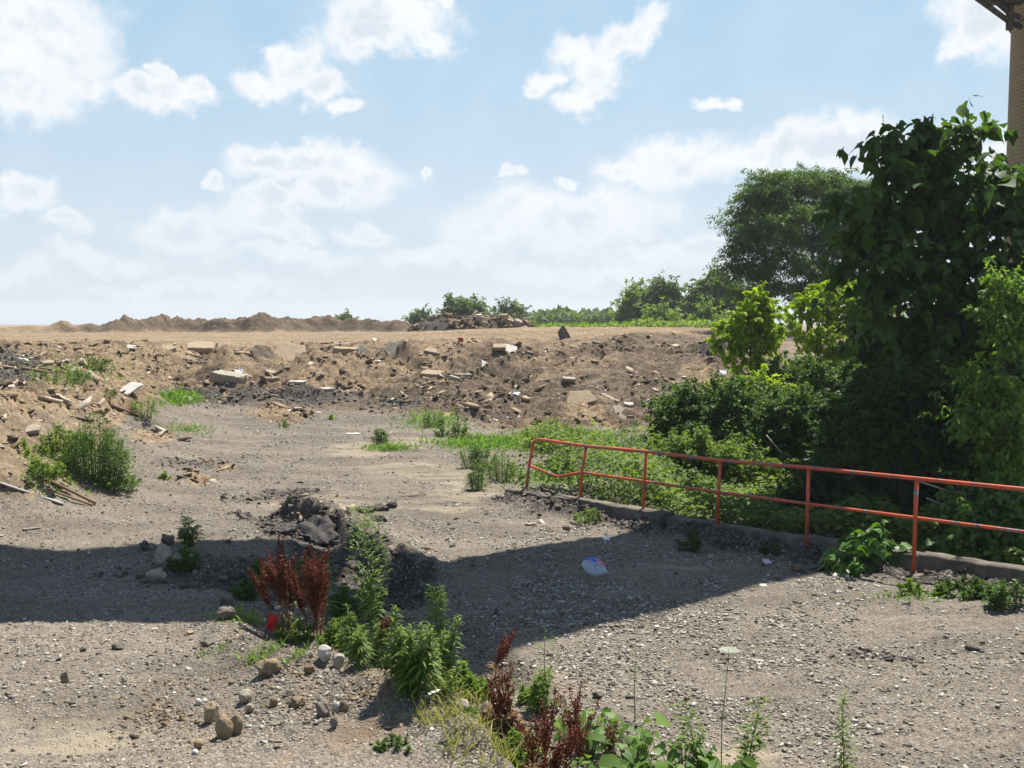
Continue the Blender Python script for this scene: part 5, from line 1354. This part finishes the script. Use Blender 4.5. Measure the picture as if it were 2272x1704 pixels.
    # broad-leaved patch at the bottom
    for i, (lab, u, v, w, hh, k) in enumerate([
        ("broad-leaved plant with the highest leaves, upper left of the patch", 1300, 1680, 130, 110, 55),
        ("broad-leaved plant in the middle of the patch", 1400, 1730, 150, 120, 75),
        ("broad-leaved plant at the bottom left of the patch", 1330, 1770, 150, 80, 64),
        ("broad-leaved plant at the right of the patch near the white flower", 1520, 1745, 140, 90, 60),
        ("broad-leaved plant at the far bottom middle", 1440, 1790, 160, 80, 60),
        ("small broad-leaved plant beneath the thin green weeds", 1610, 1790, 120, 100, 34)]):
        p = G(u, v); kx = p[1] / F; rs = np.random.default_rng(900 + i)
        root = thing("burdock", lab, "plant", p, group='broad-leaved plants at the bottom of the view')
        an = rs.random(k) * 6.28; q = np.sqrt(rs.random(k)) * w * kx * .5
        hz = hh * kx * (.45 + .6 * rs.random(k))
        P_ = np.stack([np.cos(an) * q, np.sin(an) * q, hz], -1)
        D_ = np.stack([np.cos(an) + rs.normal(size=k) * .5, np.sin(an) + rs.normal(size=k) * .5, rs.normal(size=k) * .3 - .1], -1)
        U_ = rs.normal(size=(k, 3)) * .35; U_[:, 2] += 1; U_[:, 1] -= .35
        Ln = .072 * np.exp(rs.normal(size=k) * .42)
        link("leaves", leaves_mesh("leaves", P_, D_, U_, Ln, Ln * .95, T_HEART, LM['broad'], None, .2), root)
        b = MB()
        for j in range(k):
            b.tube([(P_[j][0] * .15, P_[j][1] * .15, -.05), tuple(P_[j] * np.array([.7, .7, .6])), tuple(P_[j])], [.004, .003, .002], 4, False)
        link("stems", b.mesh("stems", MAT_STEM), root, kind='stuff')
    # feathery mounds
    for i, (lab, u, v, wp, hp, cnt, lf, mt) in enumerate([
        ("large feathery green bush at the foot of the left bank", 215, 1070, 150, 150, 7000, .065, 'feather'),
        ("smaller yellower bush joined to the left of the large feathery one", 145, 1010, 120, 80, 3000, .06, 'herb'),
        ("low tuft of green at the bottom left of the feathery bush", 250, 1083, 130, 50, 2200, .06, 'feather'),
        ("rounded feathery plant left of the railing end", 1060, 1040, 95, 60, 2600, .06, 'feather'),
        ("upright feathery plant at the corner before the railing", 1062, 1088, 46, 70, 1700, .05, 'feather'),
        ("feathery plant right behind the upright one", 1110, 1066, 70, 82, 2200, .05, 'feather'),
        ("small feathery plant at the foot of the bank, centre", 842, 985, 52, 36, 1100, .07, 'feather'),
        ("light green plant low on the bank above the track", 955, 948, 62, 36, 1200, .07, 'feather'),
        ("little green plant right of the light green one", 978, 968, 36, 22, 600, .07, 'feather'),
        ("green plant under the rubble right of centre", 1018, 970, 40, 50, 800, .07, 'herb'),
        ("tiny green sprout alone on the grey floor", 632, 948, 26, 22, 300, .06, 'herb'),
        ("tiny green sprout on the dark soil of the bank foot", 738, 932, 32, 14, 300, .07, 'herb'),
        ("green tuft beside a small red pot on the yard", 366, 1062, 28, 18, 300, .05, 'herb'),
        ("tall green mound behind the bent end of the railing", 1230, 1000, 170, 72, 4200, .075, 'herb'),
        ("green mound behind the second and third railing posts", 1370, 1020, 180, 70, 4200, .075, 'feather'),
        ("leafy glossy plant seen through the bent bay of the railing", 1235, 1060, 90, 60, 1500, .08, 'broad'),
        ("dark low weeds in the shade on the kerb side", 1530, 1222, 66, 62, 900, .045, 'dark'),
        ("dark sprigs in the shade left of the vine plant", 1705, 1232, 50, 40, 500, .045, 'dark'),
        ("mixed weeds growing from the soil over the kerb", 1305, 1160, 70, 46, 700, .045, 'herb'),
        ("weeds against the kerb at the lower right", 2140, 1320, 160, 50, 1500, .05, 'bush'),
        ("dark weeds at the far right edge below the kerb", 2240, 1345, 120, 70, 1500, .05, 'bush'),
        ("thin weeds on the kerb soil right of the vine plant", 2030, 1318, 120, 40, 900, .05, 'herb'),
        ("low creeping green plant on the near mound", 885, 1660, 110, 46, 1200, .022, 'bush'),
        ("tufted weeds behind the red rag in the ditch", 560, 1330, 90, 60, 900, .05, 'bush'),
        ("dark green plants in the shaded ditch behind the left dock", 620, 1290, 150, 70, 1800, .05, 'bush'),
        ("shaded green plants behind the goldenrod clump", 790, 1370, 130, 90, 1800, .055, 'bush'),
        ("small shaded shrub in the middle of the clods", 405, 1262, 66, 62, 900, .045, 'bush'),
        ("green growth on the left bank below the crest", 130, 852, 160, 44, 1500, .07, 'feather'),
        ("patch of green shrubs on the upper left bank", 170, 815, 170, 30, 1200, .07, 'herb'),
        ("green weeds right of the upper left patch", 235, 880, 60, 22, 500, .06, 'feather'),
        ("drying green weeds beside the ditch at the left bank foot", 318, 925, 60, 60, 900, .06, 'herb'),
        ("sparse weeds along the far left bank edge", 60, 1010, 120, 40, 900, .055, 'herb'),
        ("green strip of weeds low on the left bank", 100, 1055, 130, 44, 1300, .05, 'herb'),
        ("soft light green weeds between the right red dock and the goldenrods", 760, 1440, 110, 80, 1500, .045, 'herb'),
        ("light green leafy weeds under the left red dock", 650, 1412, 110, 50, 1100, .04, 'herb'),
        ("light green weeds at the right foot of the goldenrod clump", 1000, 1530, 100, 80, 1500, .045, 'gold'),
        ("tangle of mixed green weeds behind the low red docks", 1150, 1690, 150, 80, 2600, .035, 'herb'),
        ("dark green leafy weeds at the very bottom under the broad leaves", 1380, 1800, 260, 60, 2600, .04, 'bush'),
        ("brownish dying weeds between the red docks and the pale rock", 1110, 1630, 110, 70, 1800, .035, 'drybrown'),
        ("dying brown weeds at the bottom edge below the low red dock", 1180, 1760, 150, 70, 2200, .035, 'drybrown'),
        ("yellow-green low plants at the foot of the goldenrods", 1040, 1545, 110, 60, 1300, .04, 'herb'),
        ("yellow-green ferny plant above the low red dock", 1150, 1560, 80, 50, 700, .04, 'herb'),
        ("ferny green leaves left of the red weeds", 1050, 1590, 70, 40, 500, .04, 'feather')]):
        p = G(u, v); k = p[1] / F
        spread_bush("leafy_weed" if 'bush' not in lab.split() else "feathery_bush", lab, "plant", p, (wp * k, wp * k * .8, hp * k), cnt, lf, mt, T_LANCE if lf > .05 and mt in ('feather',) else T_DIA, 1300 + i, .28 if mt == 'feather' else .5)
    # ground cover stuff behind the railing
    n_ = 230000
    u = rng.uniform(1050, 2350, n_); yv = rng.uniform(14, 38, n_); x = (u - 1136) / F * yv
    s_, d_ = kerb_sd(x, yv)
    z = ground_h(x, yv)
    uu, vv = project(x, yv, z)
    keep = (d_ > .75) & (vv > 960) & (s_ > -.9) & (rng.random(n_) < np.clip(.75 + fbm(x, yv, .7, 3, 77), .25, 1))
    x, yv, z, uu = x[keep], yv[keep], z[keep], uu[keep]; m = len(x)
    hh = (.42 + .34 * fbm(x, yv, .6, 3, 55) + .62 * blob(uu, np.full_like(uu, 1.), 1280, 1, 220, 9)) * rng.random(m) ** .7 * 1.3
    P_ = np.stack([x, yv, z + np.maximum(hh, 0.02)], -1)
    Ln = .085 * np.exp(rng.normal(size=m) * .35)
    D_ = rng.normal(size=(m, 3)); D_[:, 2] = np.abs(D_[:, 2]) * .4; U_ = rng.normal(size=(m, 3)) * .35; U_[:, 2] += 1
    link("undergrowth", leaves_mesh("undergrowth", P_, D_, U_, Ln, Ln * .6, T_LANCE, LM['herb'], np.clip(.5 + .9 * gnoise(x * .8, yv * .8, 9) + .2 * rng.normal(size=m), 0, 1), .3), kind='stuff', label='mixed low green undergrowth behind the railing')
    # thin green cover on the yard edges
    pts = []
    for (cu, cv, ru, rv, k) in [(1090, 985, 130, 16, 3500), (1250, 975, 120, 22, 3500), (400, 885, 45, 12, 2500), (150, 830, 120, 34, 2500), (100, 1050, 120, 36, 1500), (860, 995, 60, 7, 500), (960, 935, 80, 22, 900), (520, 1375, 60, 16, 160), (610, 1460, 70, 14, 90), (1230, 1060, 120, 20, 1500), (420, 955, 60, 10, 250), (2040, 1325, 160, 12, 200), (1040, 1530, 80, 24, 500)]:
        d = rng.normal(size=(k, 2)) * .5
        for q in range(0, k, 1):
            pts.append((cu + d[q, 0] * ru, cv + d[q, 1] * rv))
    pts = np.array(pts)
    # intersect with the smooth yard: iterate on height
    xx = np.zeros(len(pts)); yy = np.zeros(len(pts)); zz = np.full(len(pts), .2)
    dx = (pts[:, 0] - 1136) / F; dyy = (852 - pts[:, 1]) / F
    dy_ = math.cos(PITCH) + dyy * math.sin(PITCH); dz_ = -math.sin(PITCH) + dyy * math.cos(PITCH)
    for _ in range(14):
        tt = (zz - CH) / dz_; xx = dx * tt; yy = dy_ * tt; zz = .5 * zz + .5 * ground_h(xx, yy)
    ok = np.abs(ground_h(xx, yy) - zz) < .1
    xx, yy, zz = xx[ok], yy[ok], ground_h(xx[ok], yy[ok]); m = len(xx)
    Ln = (.03 + .0022 * yy) * np.exp(rng.normal(size=m) * .4) * 1.2
    D_ = rng.normal(size=(m, 3)) * .55; D_[:, 2] = 1
    link("grass", leaves_mesh("grass", np.stack([xx, yy, zz - .01], -1), D_, rng.normal(size=(m, 3)), Ln * 1.3, Ln * .14 + .004, T_LANCE, LM['grass'], None, .3), kind='stuff', label='thin green grass scattered at the yard edges')
    for i, (lab, u, v, h, cnt, rad, mt) in enumerate([
        ("short green grass tuft on the round tan clod", 585, 1458, .16, 90, .16, 'grass'),
        ("short grass tuft left of the whitish rock", 652, 1462, .12, 70, .14, 'grass'),
        ("dry yellow grass clump at the foot of the goldenrods", 1015, 1545, .24, 150, .30, 'drygrass'),
        ("dry straw tangle in front of the pale round rock", 1080, 1640, .26, 220, .30, 'drygrass'),
        ("dry grass on the mound edge above the pale round rock", 980, 1592, .2, 150, .2, 'drygrass'),
        ("grass beside the dark crumbs at the shadow edge", 470, 1450, .08, 60, .15, 'grass'),
        ("shaded grass tuft left of the red rag", 555, 1375, .16, 110, .22, 'grass'),
        ("dry and green grass under the bottom red docks", 1160, 1700, .24, 260, .34, 'drygrass')]):
        grass("grass_tuft", lab, G(u, v), h, cnt, rad, mt, 60 + i)
    # bare twigs in the thicket
    for i, (lab, pts) in enumerate([
        ("pale bare branch sticking out of the weeds behind the rail at right", [(2040, 1068, 17.5), (2090, 1085, 17.4), (2150, 1098, 17.3)]),
        ("bare forked twig hanging below the pale branch", [(2105, 1088, 17.4), (2112, 1118, 17.4)]),
        ("bare branch arching out of the shrubs above the middle of the rail", [(1700, 965, 22), (1730, 1000, 21.8), (1770, 1022, 21.6)]),
        ("pale dead branch crossing the thicket under the big-leaved tree", [(2150, 870, 19), (2070, 900, 19), (1990, 1000, 19.2)]),
        ("short bare twig among the leaves at lower right", [(2055, 1105, 17.3), (2080, 1115, 17.3), (2115, 1126, 17.3)]) ]):
        q = [WD(*a) for a in pts]; b = MB(); b.tube([a - q[0] for a in q], [.014] * (len(q) - 1) + [.005], 5)
        link("bare_branch", b.mesh("bare_branch", MAT_WOOD), None, lab, "branch", loc=tuple(q[0]))
build_herbs()

# ------------------------------------------------------------------ litter
def build_litter():
    m, t = mat_new("thin_plastic_film")
    tc = N(t, 'ShaderNodeTexCoord'); sp = N(t, 'ShaderNodeSeparateXYZ'); L(t, tc.outputs['Object'], sp.inputs[0])
    n = NOISE(t, tc.outputs['Object'], 14, 5, .6)
    s1 = M(t, 'ADD', M(t, 'MULTIPLY', sp.outputs[1], 1.0), M(t, 'MULTIPLY', sp.outputs[0], .32))
    blue = M(t, 'MULTIPLY', M(t, 'MULTIPLY', SM(t, s1, .045, .055), SM(t, sp.outputs[0], .03, .02)), SM(t, NOISE(t, tc.outputs['Object'], 22, 3, .5), .3, .4))
    stripe = M(t, 'GREATER_THAN', M(t, 'SINE', M(t, 'MULTIPLY', s1, 250)), 0.0)
    red = M(t, 'MULTIPLY', M(t, 'MULTIPLY', stripe, SM(t, sp.outputs[0], .01, .02)), M(t, 'MULTIPLY', SM(t, s1, .03, .035), SM(t, s1, .115, .11)))
    col = MIX(t, blue, (.55, .59, .66, 1), (.03, .12, .62, 1)); col = MIX(t, red, col, (.62, .05, .09, 1))
    b = pbsdf(t, col, .25, n, .4, .01, spec=.6)
    tr = N(t, 'ShaderNodeBsdfTransparent'); mx = N(t, 'ShaderNodeMixShader')
    L(t, M(t, 'ADD', .62, M(t, 'MULTIPLY', M(t, 'MAXIMUM', blue, red), .38)), mx.inputs[0])
    L(t, tr.outputs[0], mx.inputs[1]); L(t, b, mx.inputs[2]); finish(t, mx.outputs[0])
    p = G(1320, 1277); p[2] += .03; n_ = 40
    X, Y = np.meshgrid(np.linspace(-1, 1, n_), np.linspace(-1, 1, n_))
    r2 = np.hypot(X, Y); # rounded leaf outline
    ax = X * np.sqrt(1 - Y ** 2 / 2); ay = Y * np.sqrt(1 - X ** 2 / 2)
    pt = 1 - np.clip(ax, 0, 1) ** 2 * .55
    vx = ax * .20; vy = ay * .135 * pt
    puff = np.clip(1 - ax ** 2 - ay ** 2, 0, 1) ** .5
    z = puff * .075 * (1 + .35 * fbm(vx, vy, 18, 3, 3)) + .008 * fbm(vx, vy, 40, 2, 4)
    vx, vy = vx * math.cos(-.42) - vy * math.sin(-.42), vx * math.sin(-.42) + vy * math.cos(-.42)
    v = np.stack([vx.ravel(), vy.ravel(), z.ravel()], -1); lo = v.copy(); lo[:, 2] = -.002
    i = np.arange(n_ - 1)[:, None] * n_; j = np.arange(n_ - 1)[None]
    q = np.stack([i + j, i + j + 1, i + n_ + j + 1, i + n_ + j], -1).reshape(-1, 4)
    me = mesh_np("plastic_bag", np.concatenate([v, lo]), [q, q[:, ::-1] + len(v)], m, None, True)
    root = thing("plastic_bag", "crumpled clear plastic bag with blue and red print on the shaded gravel", "bag", (p[0], p[1], p[2] + .09)); root.rotation_euler = (math.radians(50), 0, math.radians(-6))
    link("film", me, root)
    b = MB(); b.tube([(.15, -.07, .01), (.19, -.095, .016), (.225, -.10, .012)], [.014, .006, .011], 7); link("knotted_end", b.mesh("knotted_end", m, True), root)
    def rag(name, label, cat, u, v, wp, hp, color, seed, rx=60, trl=0.0):
        p = G(u, v); k = p[1] / F
        m, t = mat_new(name + "_material"); g = N(t, 'ShaderNodeNewGeometry')
        nn = NOISE(t, g.outputs['Position'], 30, 4, .6)
        finish(t, pbsdf(t, MIX(t, nn, (*color, 1), (*[min(1, c * 1.35) for c in color], 1)), .7, nn, .3, .01))
        n_ = 14; X, Y = np.meshgrid(np.linspace(-.5, .5, n_), np.linspace(-.5, .5, n_))
        rs = np.random.default_rng(seed)
        zx = fbm(X + seed, Y, 1.6, 3, seed) * .14 + .05 * np.sin(X * 16 + Y * 3)
        v_ = np.stack([(X + .08 * fbm(X, Y, 2, 2, seed + 3)).ravel(), (Y + .06 * fbm(X, Y, 2.6, 2, seed + 4)).ravel(), zx.ravel()], -1) * np.array([wp * k, hp * k, max(wp, hp) * k])
        v_ = v_ @ np.array(Euler((math.radians(rx), 0, rs.uniform(-.4, .4))).to_matrix()).T
        lo = v_ + np.array([0, .0025, -.0025])
        q_ = (np.arange(n_ - 1)[:, None] * n_ + np.arange(n_ - 1)[None])
        q = np.stack([q_, q_ + 1, q_ + n_ + 1, q_ + n_], -1).reshape(-1, 4)
        N0 = n_ * n_
        rim = [r * n_ for r in range(n_)] ; 
        edge = list(range(n_)) + [r * n_ + n_ - 1 for r in range(1, n_)] + [(n_ - 1) * n_ + c for c in range(n_ - 2, -1, -1)] + [r * n_ for r in range(n_ - 2, 0, -1)]
        e = np.array(edge); e2 = np.roll(e, -1); side = np.stack([e, e + N0, e2 + N0, e2], -1)
        me = mesh_np(name, np.concatenate([v_, lo]), [q, q[:, ::-1] + N0, side], m, None, True)
        link(name, me, None, label, cat, loc=(p[0], p[1], p[2] + hp * k * .5 * abs(math.sin(math.radians(rx)))))
    rag("red_rag", "bright red plastic rag hanging beside the left red dock", "rag", 604, 1397, 27, 36, (.75, .030, .020), 3, 75)
    rag("paper_scrap", "pale pink paper scrap in the shade by the kerb", "litter", 1701, 1250, 17, 15, (.50, .42, .44), 5, 35)
    rag("paper_scrap", "white paper scrap at the shadow corner before the kerb soil", "litter", 1345, 1198, 15, 12, (.65, .65, .66), 6, 30)
    rag("plastic_litter", "white plastic shreds on the dark heap at the left edge", "litter", 38, 856, 32, 14, (.75, .76, .78), 7, 45)
    rag("plastic_litter", "white bag caught on the bank beside the slim sapling", "litter", 1598, 832, 26, 16, (.78, .76, .74), 8, 40)
    rag("red_scrap", "small dark red scrap at the crest of the bank", "litter", 1022, 759, 12, 12, (.30, .035, .02), 9, 60)
    rag("crumpled_foil", "crumpled white foil behind the long pale-topped block", "litter", 530, 826, 18, 10, (.72, .74, .78), 10, 40)
    rag("plastic_litter", "white plastic scrap in the lower middle of the bank", "litter", 1146, 878, 16, 9, (.74, .75, .78), 11, 35)
    rag("plastic_litter", "white plastic scrap near the foot of the bank right of centre", "litter", 1125, 928, 18, 8, (.74, .74, .76), 12, 35)
    rag("red_litter", "crushed red can under the feathery left bush", "litter", 158, 1025, 20, 12, (.35, .04, .05), 13, 50)
    rag("plastic_litter", "tiny pale blue plastic piece below the feathery left bush", "litter", 180, 1050, 9, 7, (.55, .68, .75), 14, 40)
build_litter()

# ------------------------------------------------------------------ air
def build_haze():
    m, t = mat_new("thin_summer_haze")
    v = N(t, 'ShaderNodeVolumePrincipled'); v.inputs['Density'].default_value = 0.0004
    v.inputs['Color'].default_value = (.93, .96, 1.0, 1); v.inputs['Anisotropy'].default_value = .2
    o = N(t, 'ShaderNodeOutputMaterial'); L(t, v.outputs[0], o.inputs['Volume'])
    b = MB(); b.box((0, 0, 10), (3400, 3400, 44)); me = b.mesh("haze", m)
    link("haze", me, kind='stuff', label='thin summer haze')
build_haze()
